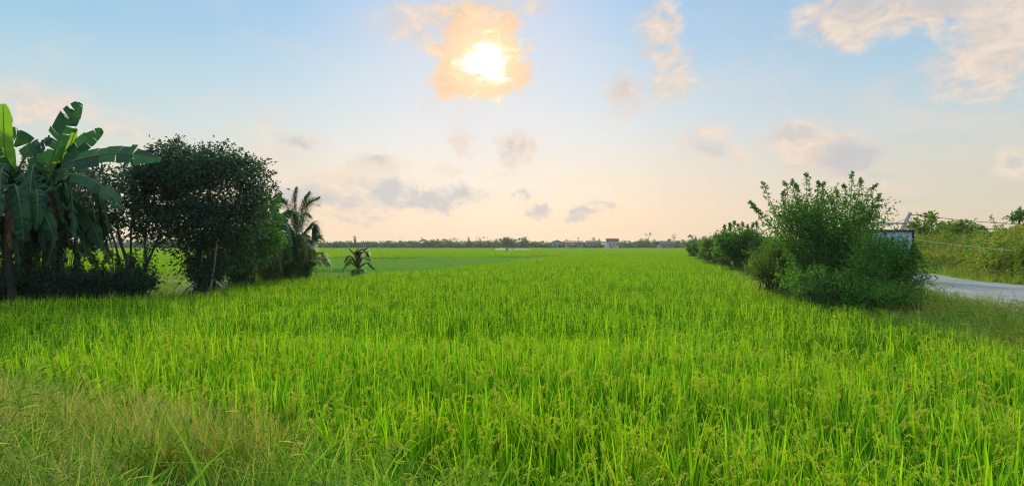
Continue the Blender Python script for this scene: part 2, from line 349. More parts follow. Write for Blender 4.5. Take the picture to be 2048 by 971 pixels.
tag(rd.build('road', m, smooth_=True), 'pale grey dusty road curving behind the bushes', 'road', kind='structure')

# ================================================================== grasses: instanced stuff
def blades(mb, rng, n, spread, h, lean, curl, w, segs=4, mat=0, z0=0., tipw=.08, bias=(0, 0)):
    a = rng.random(n)*2*math.pi; rr = spread*np.sqrt(rng.random(n)); bx = rr*np.cos(a); by = rr*np.sin(a)
    H = rng.uniform(*h, n); az_ = a+rng.normal(0, .9, n); ln = rng.uniform(*lean, n); cu = rng.uniform(*curl, n)*rng.random(n)
    ww = rng.uniform(*w, n); T = np.linspace(0, 1, segs+1)[None]
    off = H[:, None]*(ln[:, None]*T+cu[:, None]*T**3); z = z0+(H[:, None]-z0)*(T-.35*cu[:, None]*T**3)
    cx, sy = np.cos(az_)[:, None], np.sin(az_)[:, None]
    x = bx[:, None]+off*cx+bias[0]*T**2*H[:, None]; y = by[:, None]+off*sy+bias[1]*T**2*H[:, None]
    fa = rng.normal(0, .5, n)[:, None]; px_ = -np.sin(az_[:, None]+fa); py_ = np.cos(az_[:, None]+fa)
    wt = ww[:, None]*.5*np.clip(np.minimum(.55+1.6*T, 1)*(1-T**2.2)+tipw*.2, 0, 1)
    A = np.stack([x+px_*wt, y+py_*wt, z], -1); B = np.stack([x-px_*wt, y-py_*wt, z], -1)
    V = np.stack([A, B], 2).reshape(n, -1, 3); k = (segs+1)*2
    b = (np.arange(n)*k)[:, None]+(np.arange(segs)*2)[None]
    mb.add(V, np.stack([b, b+1, b+3, b+2], -1).reshape(-1, 4), mat)
def panicle(mb, rng, base, az_, h, L, mat=1, grains=22, gs=.013, droop=1.):
    c, s_ = math.cos(az_), math.sin(az_); t = np.linspace(0, 1, 7)
    out = .05*h*t+L*.75*np.clip(t-.55, 0, 1)**1.2*2.0; z = h*np.minimum(t/.7, 1)**.9+np.where(t > .55, (t-.55)*.18-(t-.55)**2*2.2*L*droop*2, 0)
    P = np.stack([base[0]+out*c, base[1]+out*s_, z], -1)
    mb.tube(P, np.linspace(.003, .0015, 7), 3, mat, cap=False)
    q = np.sort(rng.uniform(.6, 1, grains)); G = np.stack([np.interp(q, t, P[:, i]) for i in range(3)], -1)
    d = np.stack([c+rng.normal(0, .5, grains), s_+rng.normal(0, .5, grains), -.9+rng.normal(0, .4, grains)], -1)
    G = G+rng.normal(0, .006, G.shape)
    mb.leaves(G, d, rng.uniform(1.3, 2.6, grains)*gs, gs*.55, rng, mat, .3)
def source(mbs, mats, cname):
    col = bpy.data.collections.new(cname)          # sources of scattered stuff, not linked to the scene
    for k, mb in enumerate(mbs):
        o = mb.build('%s_%02d' % (cname, k), mats, link=False); col.objects.link(o)
    return col
def scatter(name, pts, rot, scl, idx, col, label, cat):
    me = bpy.data.meshes.new(name); me.vertices.add(len(pts)); me.vertices.foreach_set('co', np.asarray(pts, float).ravel())
    a = me.attributes.new('rot', 'FLOAT_VECTOR', 'POINT'); a.data.foreach_set('vector', np.asarray(rot, float).ravel())
    a = me.attributes.new('scl', 'FLOAT_VECTOR', 'POINT'); a.data.foreach_set('vector', np.asarray(scl, float).ravel())
    a = me.attributes.new('vi', 'INT', 'POINT'); a.data.foreach_set('value', np.asarray(idx, int))
    o = bpy.data.objects.new(name, me); C.objects.link(o)
    ng = bpy.data.node_groups.new('scatter_'+name, 'GeometryNodeTree')
    ng.interface.new_socket('Geometry', in_out='INPUT', socket_type='NodeSocketGeometry'); ng.interface.new_socket('Geometry', in_out='OUTPUT', socket_type='NodeSocketGeometry')
    gi = ng.nodes.new('NodeGroupInput'); go = ng.nodes.new('NodeGroupOutput')
    ip = ng.nodes.new('GeometryNodeInstanceOnPoints'); ci = ng.nodes.new('GeometryNodeCollectionInfo')
    ci.inputs['Collection'].default_value = col; ci.inputs['Separate Children'].default_value = True; ci.inputs['Reset Children'].default_value = True
    def na(n, ty):
        q = ng.nodes.new('GeometryNodeInputNamedAttribute'); q.data_type = ty; q.inputs[0].default_value = n; return q.outputs[0]
    L = ng.links.new
    L(gi.outputs[0], ip.inputs['Points']); L(ci.outputs[0], ip.inputs['Instance']); ip.inputs['Pick Instance'].default_value = True
    L(na('vi', 'INT'), ip.inputs['Instance Index']); L(na('rot', 'FLOAT_VECTOR'), ip.inputs['Rotation']); L(na('scl', 'FLOAT_VECTOR'), ip.inputs['Scale'])
    L(ip.outputs[0], go.inputs[0])
    md = o.modifiers.new('scatter', 'NODES'); md.node_group = ng
    return tag(o, label, cat, kind='stuff')
rg = np.random.default_rng(11)
# rice sources: 0-5 near hills, 6-9 mid hills, 10-12 patches, 13-14 far patches
ricesrc = []
for k in range(6):
    mb = MB(); blades(mb, rg, 20, .06, (.42, 1.02), (.02, .26), (.0, .36), (.017, .033), 5)
    blades(mb, rg, 6, .07, (.55, .75), (.1, .35), (.3, .9), (.010, .016), 5)
    for q in range((1, 2, 2, 2, 2, 5)[k]): panicle(mb, rg, rg.normal(0, .03, 2), rg.random()*6.3, rg.uniform(.66, .86), rg.uniform(.26, .42), grains=40, gs=.017)
    ricesrc.append(mb)
for k in range(4):
    mb = MB(); blades(mb, rg, 18, .1, (.52, .98), (.02, .22), (.0, .4), (.018, .032), 3)
    for q in range((1, 1, 2, 1)[k]): panicle(mb, rg, rg.normal(0, .04, 2), rg.random()*6.3, rg.uniform(.66, .84), rg.uniform(.18, .3), grains=9, gs=.032)
    ricesrc.append(mb)
for k in range(3):
    mb = MB(); blades(mb, rg, 520, 1.55, (.6, .96), (.03, .2), (0, .5), (.04, .065), 2, mat=2)
    mb.add(np.empty((0, 3)), np.empty((0, 4), int)); ricesrc.append(mb)
for k in range(2):
    mb = MB(); blades(mb, rg, 1400, 5.6, (.66, .9), (.03, .2), (0, .5), (.12, .2), 1, mat=2)
    ricesrc.append(mb)
COL_RICE = source(ricesrc, [M['rice'], M['panicle'], M['rice_far']], 'rice_hill')
def jgrid(x0, x1, y0, y1, s, rng, j=.45):
    a, b = np.meshgrid(np.arange(x0, x1, s), np.arange(y0, y1, s)); a = a.ravel(); b = b.ravel()
    return a+rng.uniform(-j, j, a.shape)*s, b+rng.uniform(-j, j, a.shape)*s
def infr(x, y, m=3.): return np.abs(x) < .80*y+m
def rice(name, poly, label, cat, s_all=1.):
    P = []; Rt = []; S = []; I = []
    for (d0, d1, sp, ids) in ((0, 13, .27, (0, 6)), (13, 46, .31, (6, 10)), (46, 150, 2.1, (10, 13)), (150, 420, 6.5, (13, 15))):
        w = .8*d1+6; x, y = jgrid(-w, w, 0, d1+1, sp, rg)
        d = np.hypot(x, y)+rg.normal(0, .6 if sp < 1 else 2, x.shape)
        k = (d >= d0) & (d < d1) & infr(x, y, 3 if sp < 1 else 12) & inpoly(x, y, poly); x = x[k]; y = y[k]; n = len(x)
        if not n: continue
        P.append(np.stack([x, y, gz(x, y)-.02], -1)); Rt.append(np.stack([rg.normal(0, .06 if sp < 1 else 0, n), rg.normal(0.03, .06 if sp < 1 else 0, n), rg.random(n)*6.283], -1))
        hv = .88+.26*(vnoise(x, y, .8, 7)-.5)+.16*(vnoise(x, y, .13, 8)-.5)+rg.normal(0, .035, n)
        S.append(np.stack([np.ones(n), np.ones(n), hv*s_all], -1)); I.append(rg.integers(*ids, n))
    P, Rt, S, I = map(np.concatenate, (P, Rt, S, I))
    return scatter(name, P, Rt, S, I, COL_RICE, label, cat)
POLY_MAIN = [(-60, 13.8), (-30, 16.8), (-14.9, 19.0), (-12.4, 22.3), (-10.8, 25.5), (-11.8, 32), (-9.6, 36.2), (-1.1, 60), (5.5, 97), (14, 129), (36, 129), (23, 77), (12.3, 35), (9.1, 24), (8.9, 18), (8.8, 12), (8.4, 2)] + [tuple(p) for p in FRONT[::-1] if -30 < p[0] < 9]+[(-60, 20)]
POLY_MAIN[-1] = (-30, 16.7)
POLY_FAR = [(-70, 46), (-17.5, 46), (-30, 98), (-5, 102), (9, 114.5), (13.5, 131), (36.5, 131), (105, 395), (-330, 395), (-330, 150)]
POLY_YOUNG = [(-15.5, 45.5), (-11.5, 40), (-9.3, 38), (-1.6, 61), (4.9, 97), (9, 112), (-5, 100), (-28.5, 96)]
rice('rice_field', POLY_MAIN, 'bright green ripening rice filling the whole foreground field', 'rice field')
rice('rice_field', POLY_FAR, 'flat yellow-green rice field stretching to the distant tree line', 'rice field')
# young / fallow field, blue green
ys_ = []
for k in range(3):
    mb = MB(); blades(mb, rg, 800, 1.6, (.2, .42), (.05, .5), (0, .6), (.03, .05), 2); ys_.append(mb)
COL_Y = source(ys_, [M['young']], 'young_grass')
x, y = jgrid(-40, 20, 35, 120, 1.7, rg); k = inpoly(x, y, POLY_YOUNG); x = x[k]; y = y[k]; n = len(x)
scatter('young_rice_field', np.stack([x, y, gz(x, y)], -1), np.stack([x*0, x*0, rg.random(n)*6.3], -1), np.stack([x*0+1, x*0+1, .8+.8*vnoise(x, y, .12, 4)], -1), rg.integers(0, 3, n), COL_Y,
        'low dull blue-green field beyond the bright rice edge', 'young rice')
# weeds: 0-3 wispy tufts with seed heads, 4-5 broad bladed grass, 6-7 short cover
wsrc = []
for k in range(4):
    mb = MB(); blades(mb, rg, 30, .13, (.25, .7), (.05, .6), (.1, .9), (.006, .012), 5); 
    for q in range(4):
        a = rg.random()*6.3; H = rg.uniform(.45, .78); ln = rg.uniform(.1, .55); tt = np.linspace(0, 1, 6)
        Pp = np.stack([rg.normal(0, .05)+math.cos(a)*H*ln*tt**1.6, rg.normal(0, .05)+math.sin(a)*H*ln*tt**1.6, H*tt*(1-.12*tt)], -1)
        mb.tube(Pp, np.linspace(.0025, .001, 6), 3, 0, cap=False)
        nn = 26; qq = rg.uniform(.68, 1, nn); G = np.stack([np.interp(qq, tt, Pp[:, c_]) for c_ in range(3)], -1)
        G += rg.normal(0, .022, G.shape); dd = rg.normal(0, .6, (nn, 3))+np.array([math.cos(a)*.6, math.sin(a)*.6, .5])
        mb.leaves(G, dd, rg.uniform(.012, .03, nn), .006, rg, 1)
    wsrc.append(mb)
for k in range(2):
    mb = MB(); blades(mb, rg, 11, .1, (.3, .68), (.2, 1.), (.5, 1.3), (.014, .028), 7, 2); blades(mb, rg, 10, .12, (.2, .4), (.1, .7), (.2, .8), (.006, .011), 5, 0); wsrc.append(mb)
for k in range(2):
    mb = MB(); blades(mb, rg, 60, .2, (.08, .3), (.1, .8), (.1, .8), (.005, .010), 4); wsrc.append(mb)
for k in range(2):                                   # 8-9 sprawling fine stalks
    mb = MB()
    for q in range(9):
        a = rg.random()*6.3; H = rg.uniform(.5, .95); tt = np.linspace(0, 1, 6); ln = rg.uniform(.3, .9)
        Pp = np.stack([math.cos(a)*H*ln*tt, math.sin(a)*H*ln*tt, H*tt*(1-.3*tt)], -1); mb.tube(Pp, np.linspace(.004, .002, 6), 3, 0, cap=False)
        nn = 9; qq = rg.uniform(.2, 1, nn); G = np.stack([np.interp(qq, tt, Pp[:, c_]) for c_ in range(3)], -1)
        mb.leaves(G, rg.normal(0, .5, (nn, 3))+np.array([math.cos(a), math.sin(a), .6]), rg.uniform(.08, .18, nn), .009, rg, 0)
    wsrc.append(mb)
COL_W = source(wsrc, [M['weed'], M['weedhead'], M['wide']], 'weed_tuft')
def weeds(name, x, y, probs, hs, label, cat='grass', tilt=.12, col=None, sxy=1.):
    n = len(x); idx = rg.choice(len(probs), n, p=np.array(probs)/sum(probs)); h = hs*rg.uniform(.75, 1.25, n)
    return scatter(name, np.stack([x, y, gz(x, y)-.02], -1), np.stack([rg.normal(0, tilt, n), rg.normal(0, tilt, n), rg.random(n)*6.3], -1), np.stack([h*sxy, h*sxy, h], -1), idx, col or COL_W, label, cat)
fr = lambda x: np.interp(x, FRONT[:, 0], FRONT[:, 1])
x, y = jgrid(-14, 7, 1.6, 14, .118, rg); k = (y < fr(x)-.12) & infr(x, y, .8) & (y > 1.9) & ~((x > -3.6) & (x < -1.) & (y > fr(x)-.85+.5*rg.random(len(x)))) & (vnoise(x, y, 1.9, 21) > .3); x = x[k]; y = y[k]
# left part wispy, right part broad bladed
left = rg.random(len(x)) < sst((-x-1.0+.4*(y-4))/1.8)
weeds('weed_grass', x[left], y[left], [3, 3, 3, 3, .15, .15, 4, 4, .8, .8], .72, 'wispy brownish seeding weeds on the bank at lower left')
r2 = ~left; kk = rg.random(r2.sum()) < .6
weeds('bank_grass', x[r2][kk], y[r2][kk], [.4, .4, .4, .4, 4, 4, 4, 4, .5, .5], .68, 'broad arching grass blades along the near edge of the rice')
# verge between rice and road
x, y = jgrid(6, 46, 6, 130, .24, rg); re = np.interp(y, RE[:, 0], RE[:, 1]); rl = np.interp(y, RL[:, 0], RL[:, 1])
k = (x > re-.9+.9*rg.random(len(x))) & (x < rl+.1-.5*rg.random(len(x))) & infr(x, y, 2) & ((y < 45) | (rg.random(len(x)) < .4)); x = x[k]; y = y[k]
weeds('verge_grass', x, y, [3, 3, 3, 3, .3, .3, 2, 2, 2, 2], 1.0-.35*sst((x-np.interp(y, RL[:, 0], RL[:, 1])+1.6)/1.2), 'dry olive seeding grass on the verge beside the road', sxy=1.3)
x, y = jgrid(18, 42, 12, 60, .3, rg); rr = np.interp(y, RR[:, 0], RR[:, 1]); k = (x > rr-.3+.6*rg.random(len(x))) & (x < rr+2.5) & infr(x, y, 2)
weeds('roadside_grass', x[k], y[k], [2, 2, 2, 2, 1, 1, 4, 4, 1, 1], .75, 'low tufted grass on the far side of the road', sxy=1.4)
# left bank ground cover
x, y = jgrid(-45, -9, 17, 46, .34, rg); k = inpoly(x, y, LB) & infr(x, y, 2) & (vnoise(x, y, .5, 9)+.5*(rg.random(len(x))-.5)+.25*(y > 40)+.3*(y < 25) > .5)
weeds('grove_grass', x[k], y[k], [1, 1, 1, 1, 2, 2, 6, 6, 1, 1], .75, 'patchy short grass on bare earth under the left trees', sxy=1.5)
# dyke grass lines between fields
def along(pts, n, w):
    p = np.array(pts, float); d = np.concatenate([[0], np.cumsum(np.hypot(*np.diff(p, axis=0).T))]); u = rg.random(n)*d[-1]
    return np.interp(u, d, p[:, 0])+rg.normal(0, w, n), np.interp(u, d, p[:, 1])+rg.normal(0, w, n)
x, y = along([(-12, 41), (-9.5, 37), (-1.2, 60.6), (5.4, 98), (14, 130), (36, 130.5)], 1500, .35)
weeds('dyke_grass', x, y, [1, 1, 1, 1, 1, 1, 3, 3, 1, 1], .7, 'thin grassy dyke along the far side of the near rice', sxy=2.)

# ================================================================== vegetation builders
def ell_pts(rng, ells, n, shell=.45):
    vol = np.array([e_[3]*e_[4]*e_[5] for e_ in ells]); pick = rng.choice(len(ells), n, p=vol/vol.sum()); E = np.array(ells)[pick]
    d = rng.normal(size=(n, 3)); d /= np.linalg.norm(d, axis=1)[:, None]; r = rng.random(n)**shell
    return E[:, :3]+d*E[:, 3:6]*r[:, None]
def pell(x, y, rx, ry, Y, dep=None):               # ellipsoid from photo extents at depth Y
    p = px(x, y, Y); return (*p, rx/F*Y, dep if dep else rx/F*Y, ry/F*Y)
def foliage(rng, mb, centres, per, rad, L, W, out=None, droop=-.2, mat=0):
    n = len(centres)*per; c = np.repeat(centres, per, 0); o = rng.normal(size=(n, 3)); o *= np.array([1, 1, .62])*rad*.55
    d = o/rad*1.2+rng.normal(0, .45, (n, 3))+np.array([0, 0, droop])
    mb.leaves(c+o, d, rng.uniform(.65, 1.2, n)*L, rng.uniform(.8, 1.15, n)*W, rng, mat)
def tree(name, base, limbs, ells, nclump, per, rad, L, W, leaf, label, cat='tree', seed=0, r0=.09, group=None, bark='bark', twigs=True, shell=.45, extra=None):
    rng = np.random.default_rng(seed); base = np.array([base[0], base[1], float(gz(base[0], base[1]))-.03])
    root = empty(name, base, label, cat, group); tm = MB(); nodes = []
    for pts, ra in limbs:
        c_ = curve([base+np.array([rng.normal(0, .03), rng.normal(0, .03), 0])]+[np.array(p) for p in pts], 14)
        tm.tube(c_, np.linspace(ra, ra*.35, 14)*(1+rng.normal(0, .05, 14)), 7); nodes.append(c_[5:])
    nodes = np.concatenate(nodes); cen = ell_pts(rng, ells, nclump, shell)
    if twigs:
        for q in cen:
            dd = np.linalg.norm(nodes-q, axis=1)+.5*np.maximum(nodes[:, 2]-q[2], 0); a = nodes[dd.argmin()]; mid = (a+q)/2+rng.normal(0, .1, 3)
            tm.tube([a, mid, q], [.022, .014, .006], 3, cap=False)
    cm = MB(); foliage(rng, cm, cen, per, rad, L, W)
    for q in cen[rng.choice(len(cen), min(len(cen), int(nclump*.45)), replace=False)]:
        ctr = np.average([e_[:3] for e_ in ells], axis=0); d = (q-ctr); d /= np.linalg.norm(d)+1e-9; d = d+rng.normal(0, .35, 3)+np.array([0, 0, .35]); d /= np.linalg.norm(d)
        shoot(rng, tm, cm, q, q+d*rng.uniform(.35, .8)*(1.6*rad), L, W, 16, r=.006)
    if extra: extra(rng, tm, cm)
    tm.build('trunk', M[bark], root, True); cm.build('crown', M[leaf], root); return root
def shoot(rng, tm, cm, a, b, ln=.10, wd=.035, nleaf=18, side=3, bend=.15, r=.008):
    a = np.asarray(a, float); b = np.asarray(b, float); mid = (a+b)/2+rng.normal(0, bend*np.linalg.norm(b-a)*.5, 3)
    c_ = curve([a, mid, b], 8); tm.tube(c_, np.linspace(r, r*.3, 8), 3, cap=False)
    u = rng.uniform(.15, 1, nleaf); P = np.stack([np.interp(u, np.linspace(0, 1, 8), c_[:, k]) for k in range(3)], -1)
    ax = (b-a)/np.linalg.norm(b-a); d = rng.normal(0, .7, (nleaf, 3))+ax*.7
    cm.leaves(P, d, ln*(1.15-.5*u), wd*(1.15-.5*u), rng)
def shrub(name, base, ells, nsh, leaf, label, seed, L=.1, W=.035, tops=(), dens=1., cat='bush', group=None, nin=900):
    """many-stemmed shrub: shoots run from the base to an uneven envelope, with leafy side twigs"""
    rng = np.random.default_rng(seed); base = np.array([base[0], base[1], float(gz(base[0], base[1]))-.03])
    root = empty(name, base, label, cat, group); tm, cm = MB(), MB()
    ends = ell_pts(rng, ells, nsh, .22)
    for e_ in ends:
        st = base+np.array([rng.normal(0, .35), rng.normal(0, .35), 0]); mid = st*.45+e_*.55+np.array([0, 0, .25]); c_ = curve([st, mid, e_], 9)
        tm.tube(c_, np.linspace(.022, .006, 9), 4, cap=False)
        dirv = c_[-1]-c_[-3]; dirv /= np.linalg.norm(dirv)+1e-9
        for q in range(int(7*dens)):
            p = c_[rng.integers(4, 9)]; d = dirv*.5+rng.normal(0, .6, 3)+np.array([0, 0, .35]); d /= np.linalg.norm(d)
            shoot(rng, tm, cm, p, p+d*rng.uniform(.25, .6), L, W, 16, r=.005)
    for (p, h, lean) in tops:                      # upright leafy leaders above the crown
        p = np.asarray(p, float); b = p+np.array([lean, rng.normal(0, .1), h]); c_ = curve([p-np.array([lean*.4, 0, .3]), (p+b)/2+rng.normal(0, .04, 3), b], 9)
        tm.tube(c_, np.linspace(.012, .003, 9), 4, cap=False)
        for k in range(1, 9):
            for s_ in range(3):
                d = rng.normal(0, .8, 3)*np.array([1, 1, .3])+np.array([0, 0, .5]); d /= np.linalg.norm(d); sz = (1.05-k/8.6)
                shoot(rng, tm, cm, c_[k], c_[k]+d*.42*sz*rng.uniform(.4, 1.2)*min(h, 1.2), L*.95, W*.8, 6, r=.004)
        cm.leaves(c_[rng.integers(3, 9, 10)], rng.normal(0, .6, (10, 3))+np.array([0, 0, .6]), L*.8, W*.7, rng)
    inner = ell_pts(rng, [(e_[0], e_[1], e_[2], e_[3]*.85, e_[4]*.85, e_[5]*.85) for e_ in ells], nin, .6)
    foliage(rng, cm, inner, 10, .35, L, W*1.1)
    sk_ = inner[rng.choice(nin, int(nin*.45)+30)].copy(); kk_ = rng.uniform(.1, 1.4, (len(sk_), 1)); sk_[:, :2] = (sk_[:, :2]+base[:2]*kk_)/(1+kk_); sk_[:, 2] = gz(sk_[:, 0], sk_[:, 1])+rng.uniform(.05, .75, len(sk_)); foliage(rng, cm, sk_, 12, .35, L, W*1.1)
    tm.build('stems', M['bark'], root); cm.build('foliage', M[leaf], root); return root
def banana_leaf(mb, pts, W, rng, side, vdroop=.25, tear=.5, n=84, fold=0., tw=0.):
    """mat 0 blade, mat 1 midrib; pts midrib control points, side = preferred blade direction"""
    c_ = curve(pts, n); T = np.gradient(c_, axis=0); T /= np.linalg.norm(T, axis=1)[:, None]
    S = np.cross(T, np.cross(np.asarray(side, float), T)); S /= np.linalg.norm(S, axis=1)[:, None]; Nn = np.cross(T, S)
    t_ = np.linspace(0, 1, n); w = W*np.clip(np.minimum((t_/.22)**.7, 1)*np.minimum(((1.01-t_)/.22), 1)**.5, 0.02, 1)
    L = np.linalg.norm(np.diff(c_, axis=0), axis=1).mean()
    mb.tube(c_, np.linspace(.028, .008, n), 5, 1)
    for sg in (1, -1):
        i = int(n*.06)
        while i < n-1:
            g_ = rng.integers(1, 5) if rng.random() < tear else rng.integers(5, 16); e_ = min(i+g_, n-1)
            dr = rng.normal(0, .06+.2*tear)+vdroop; sk = rng.normal(.0, .45)*L*(tear+.2); wv_ = rng.uniform(.88, 1.05) if tear < .3 else rng.uniform(.7, 1.05)
            idx = np.arange(i, e_+1); u = np.array([0, .5, 1.])
            ww = w[idx][:, None]*wv_
            off = S[idx][:, None]*sg*(ww*u*math.cos(min(dr, 1.2)))[..., None]+Nn[idx][:, None]*(ww*u*fold)[..., None]
            off = off-np.array([0, 0, 1])*(ww*u**1.6*math.sin(dr))[..., None]+T[idx][:, None]*(ww*u*.28+sk*u)[..., None]
            gap = np.zeros(len(idx)); gap[-1] = -.3*L*tear; gap[0] = .3*L*tear
            off = off+T[idx][:, None]*(gap[:, None]*u)[..., None]
            V = c_[idx][:, None]+off; k = len(idx); a = np.arange(k-1)[:, None]*3; b = np.arange(2)[None]
            mb.add(V, np.stack([a+b, a+b+1, a+3+b+1, a+3+b], -1).reshape(-1, 4), 0); i = e_
def frond(mb, pts, LL, rng, n=62, side=None, droop=.35, w=.045, bunch=.0):
    c_ = curve(pts, n); T = np.gradient(c_, axis=0); T /= np.linalg.norm(T, axis=1)[:, None]
    mb.tube(c_, np.linspace(.022, .005, n), 5, 1)
    up = np.array([0, 0, 1.]); S = np.cross(T, up) if side is None else np.cross(T, np.cross(np.asarray(side, float), T)); S /= np.linalg.norm(S, axis=1)[:, None]+1e-9
    k0 = int(n*.16)
    for sg in (1, -1):
        for rep in range(3):
            idx = np.arange(k0, n); t_ = idx/n; L = LL*np.clip(np.sin(np.pi*np.clip(t_*.93+.04, 0, 1))**.55, .25, 1)*rng.uniform(.85, 1.1, len(idx))
            base = c_[idx]+T[idx]*rng.uniform(0, 1, len(idx))[:, None]*.04
            d = S[idx]*sg*(1-bunch)+T[idx]*(.75+.6*t_[:, None])+rng.normal(0, .09, (len(idx), 3)); d /= np.linalg.norm(d, axis=1)[:, None]
            seg = 3; prev = None; Vs = []
            for s_ in range(seg+1):
                u = s_/seg; p = base+d*(L*u)[:, None]-up*(L*droop*u**2)[:, None]; sd = np.cross(d, up+rng.normal(0, .1, 3)); sd /= np.linalg.norm(sd, axis=1)[:, None]+1e-9
                wd = w*(1-u**1.6)*.5+.001; Vs += [p+sd*wd, p-sd*wd]
            V = np.stack(Vs, 1); m_ = len(idx); b = (np.arange(m_)*2*(seg+1))[:, None]+(np.arange(seg)*2)[None]
            mb.add(V, np.stack([b, b+1, b+3, b+2], -1).reshape(-1, 4), 0)

# ================================================================== left grove
def banana(name, base, stem_top, leaves, label, seed, dry=(), r=.13, group='banana plants in the left grove'):
    rng = np.random.default_rng(seed); base = np.array([base[0], base[1], float(gz(base[0], base[1]))-.03]); root = empty(name, base, label, 'banana plant', group)
    mb = MB(); c_ = curve([base, (base+stem_top)/2+rng.normal(0, .05, 3), stem_top], 12); mb.tube(c_, np.linspace(r, r*.5, 12)*(1+rng.normal(0, .04, 12)), 12)
    mb.build('stem', M['pstem'], root, True)
    for (pts, W, side, drp, tear, kind) in leaves:
        l = MB(); banana_leaf(l, [stem_top]+[np.asarray(p, float) for p in pts], W, rng, side, drp, tear)
        l.build('leaf', [M[kind], M['rib']], root)
    for (pts, W, side) in dry:
        l = MB(); banana_leaf(l, [np.asarray(p, float) for p in pts], W, rng, side, .9, 1., n=26)
        tag(l.build('leaf', [M['banana_dry'], M['banana_dry']], root), 'dead brown leaf hanging down the stem')
    return root
YB = 20.5
P_ = lambda x, y, dy=0: px(x, y, YB+dy)
def ring(top, n, L, rng, W=.28, kind='banana', up=.5, drop=1.4, tear=.8, a0=0, a1=6.28):
    out = []
    for k in range(n):
        a = a0+(a1-a0)*(k+rng.uniform(-.3, .3))/n; l = L*rng.uniform(.75, 1.1); d = np.array([math.cos(a), math.sin(a), 0])
        p1 = top+d*l*.35+np.array([0, 0, up*l*.5*rng.uniform(.6, 1.2)]); p2 = top+d*l*.72+np.array([0, 0, up*l*.35]); p3 = top+d*l*.95+np.array([0, 0, -drop*l*.35*rng.uniform(.5, 1.2)])
        out.append(([p1, p2, p3], W*rng.uniform(.8, 1.15), np.cross(d, [0, 0, 1.]), .3+rng.uniform(0, .5), tear, kind))
    return out
r1 = np.random.default_rng(5)
top1 = P_(92, 372)
banana('banana_plant', P_(85, 590)[:2], top1, [
    ([P_(100, 330), P_(125, 262), P_(160, 205)], .40, (1, 0, .45), .05, .75, 'banana'),
    ([P_(118, 318), P_(140, 290), P_(152, 256)], .13, (1, .2, .2), -.1, .05, 'banana_bright'),
    ([P_(130, 330), P_(160, 292), P_(205, 260)], .24, (.4, 0, 1), .05, .25, 'banana'),
    ([P_(130, 330, -.3), P_(200, 310, -.5), P_(262, 308, -.6), P_(322, 318, -.7)], .34, (.1, .5, .9), .15, .35, 'banana'),
    ([P_(120, 350, -.6), P_(175, 355, -1), P_(218, 385, -1.2), P_(245, 418, -1.3)], .26, (0, .7, .6), .5, .8, 'banana'),
    ([P_(100, 375, -.8), P_(80, 400, -1.4), P_(95, 440, -1.6), P_(110, 480, -1.6)], .3, (1, 0, .2), .1, .75, 'banana'),
    ([P_(120, 380, .4), P_(160, 410, .5), P_(185, 450, .5), P_(205, 500, .5)], .26, (.7, .5, .3), .4, .8, 'banana'),
    ([P_(80, 340, .3), P_(62, 292, .2), P_(30, 272, .1), P_(0, 290, 0)], .32, (.2, 0, 1), .2, .6, 'banana'),
]+ring(top1, 11, 1.9, r1, tear=1., drop=2.8), 'tall banana plant with a big upright torn leaf and a long level leaf', 21,
    dry=[([top1-[.05, .1, .1], top1-[.3, .3, .6], top1-[.35, .35, 1.7]], .2, (1, 0, 0)), ([top1+[.1, -.1, -.1], top1+[.35, -.2, -.7], top1+[.35, -.2, -1.9]], .2, (1, .3, 0))])
top2 = px(18, 375, 19.9)
banana('banana_plant', px(30, 592, 19.9)[:2], top2, [
    ([px(12, 320, 19.9), px(8, 270, 19.9), px(6, 208, 19.9)], .28, (1, .1, 0), -.1, .05, 'banana_bright'),
    ([px(40, 330, 19.7), px(60, 300, 19.6), px(105, 275, 19.5)], .3, (.3, .2, .9), .3, .9, 'banana'),
    ([px(0, 330, 19.7), px(-30, 290, 19.6), px(-70, 300, 19.5)], .32, (.2, .2, .9), .3, .7, 'banana'),
    ([px(30, 370, 19), px(40, 410, 18.7), px(48, 480, 18.7)], .32, (1, 0, 0), .2, .8, 'banana'),
    ([px(60, 360, 19.3), px(75, 395, 18.9), px(72, 460, 18.8)], .3, (1, 0, 0), .2, .8, 'banana'),
]+ring(top2, 12, 1.9, r1, tear=1., drop=2.8), 'banana plant at the left edge with a bright upright rolled leaf', 22, dry=[([top2-[0, .1, .1], top2-[-.3, .35, .6], top2-[-.3, .35, 1.8]], .2, (1, 0, 0))])
for (x_, y_, Y_, bx2, lab_) in ((62, 420, 21., 60, 'shorter banana plant crowded between the two tall ones'), (5, 455, 20.6, 8, 'low banana plant under the left edge leaves'), (120, 440, 21.6, 118, 'banana plant half hidden behind the tall stem')):
    tp_ = px(x_, y_, Y_); banana('banana_plant', px(bx2, 590, Y_)[:2], tp_, ring(tp_, 11, 1.5, r1, W=.26, tear=1., drop=2.4), lab_, 27+x_, r=.1, dry=[([tp_-[0, .1, .1], tp_-[.25, .3, .5], tp_-[.25, .3, 1.2]], .18, (1, 0, 0))])
top3 = px(-60, 360, 20.5)
banana('banana_plant', px(-50, 590, 20.5)[:2], top3, ring(top3, 9, 2.2, r1, tear=.7, drop=2.2), 'banana plant cut off by the left edge, its leaves drooping into view', 23)
top4 = px(150, 500, 21.5)
banana('banana_plant', px(140, 590, 21.5)[:2], top4, ring(top4, 7, 1.3, r1, W=.2, tear=.8, drop=1.2), 'small banana sucker low in the shade beside the thin dark trunk', 24, r=.07)
top5 = px(548, 470, 33)
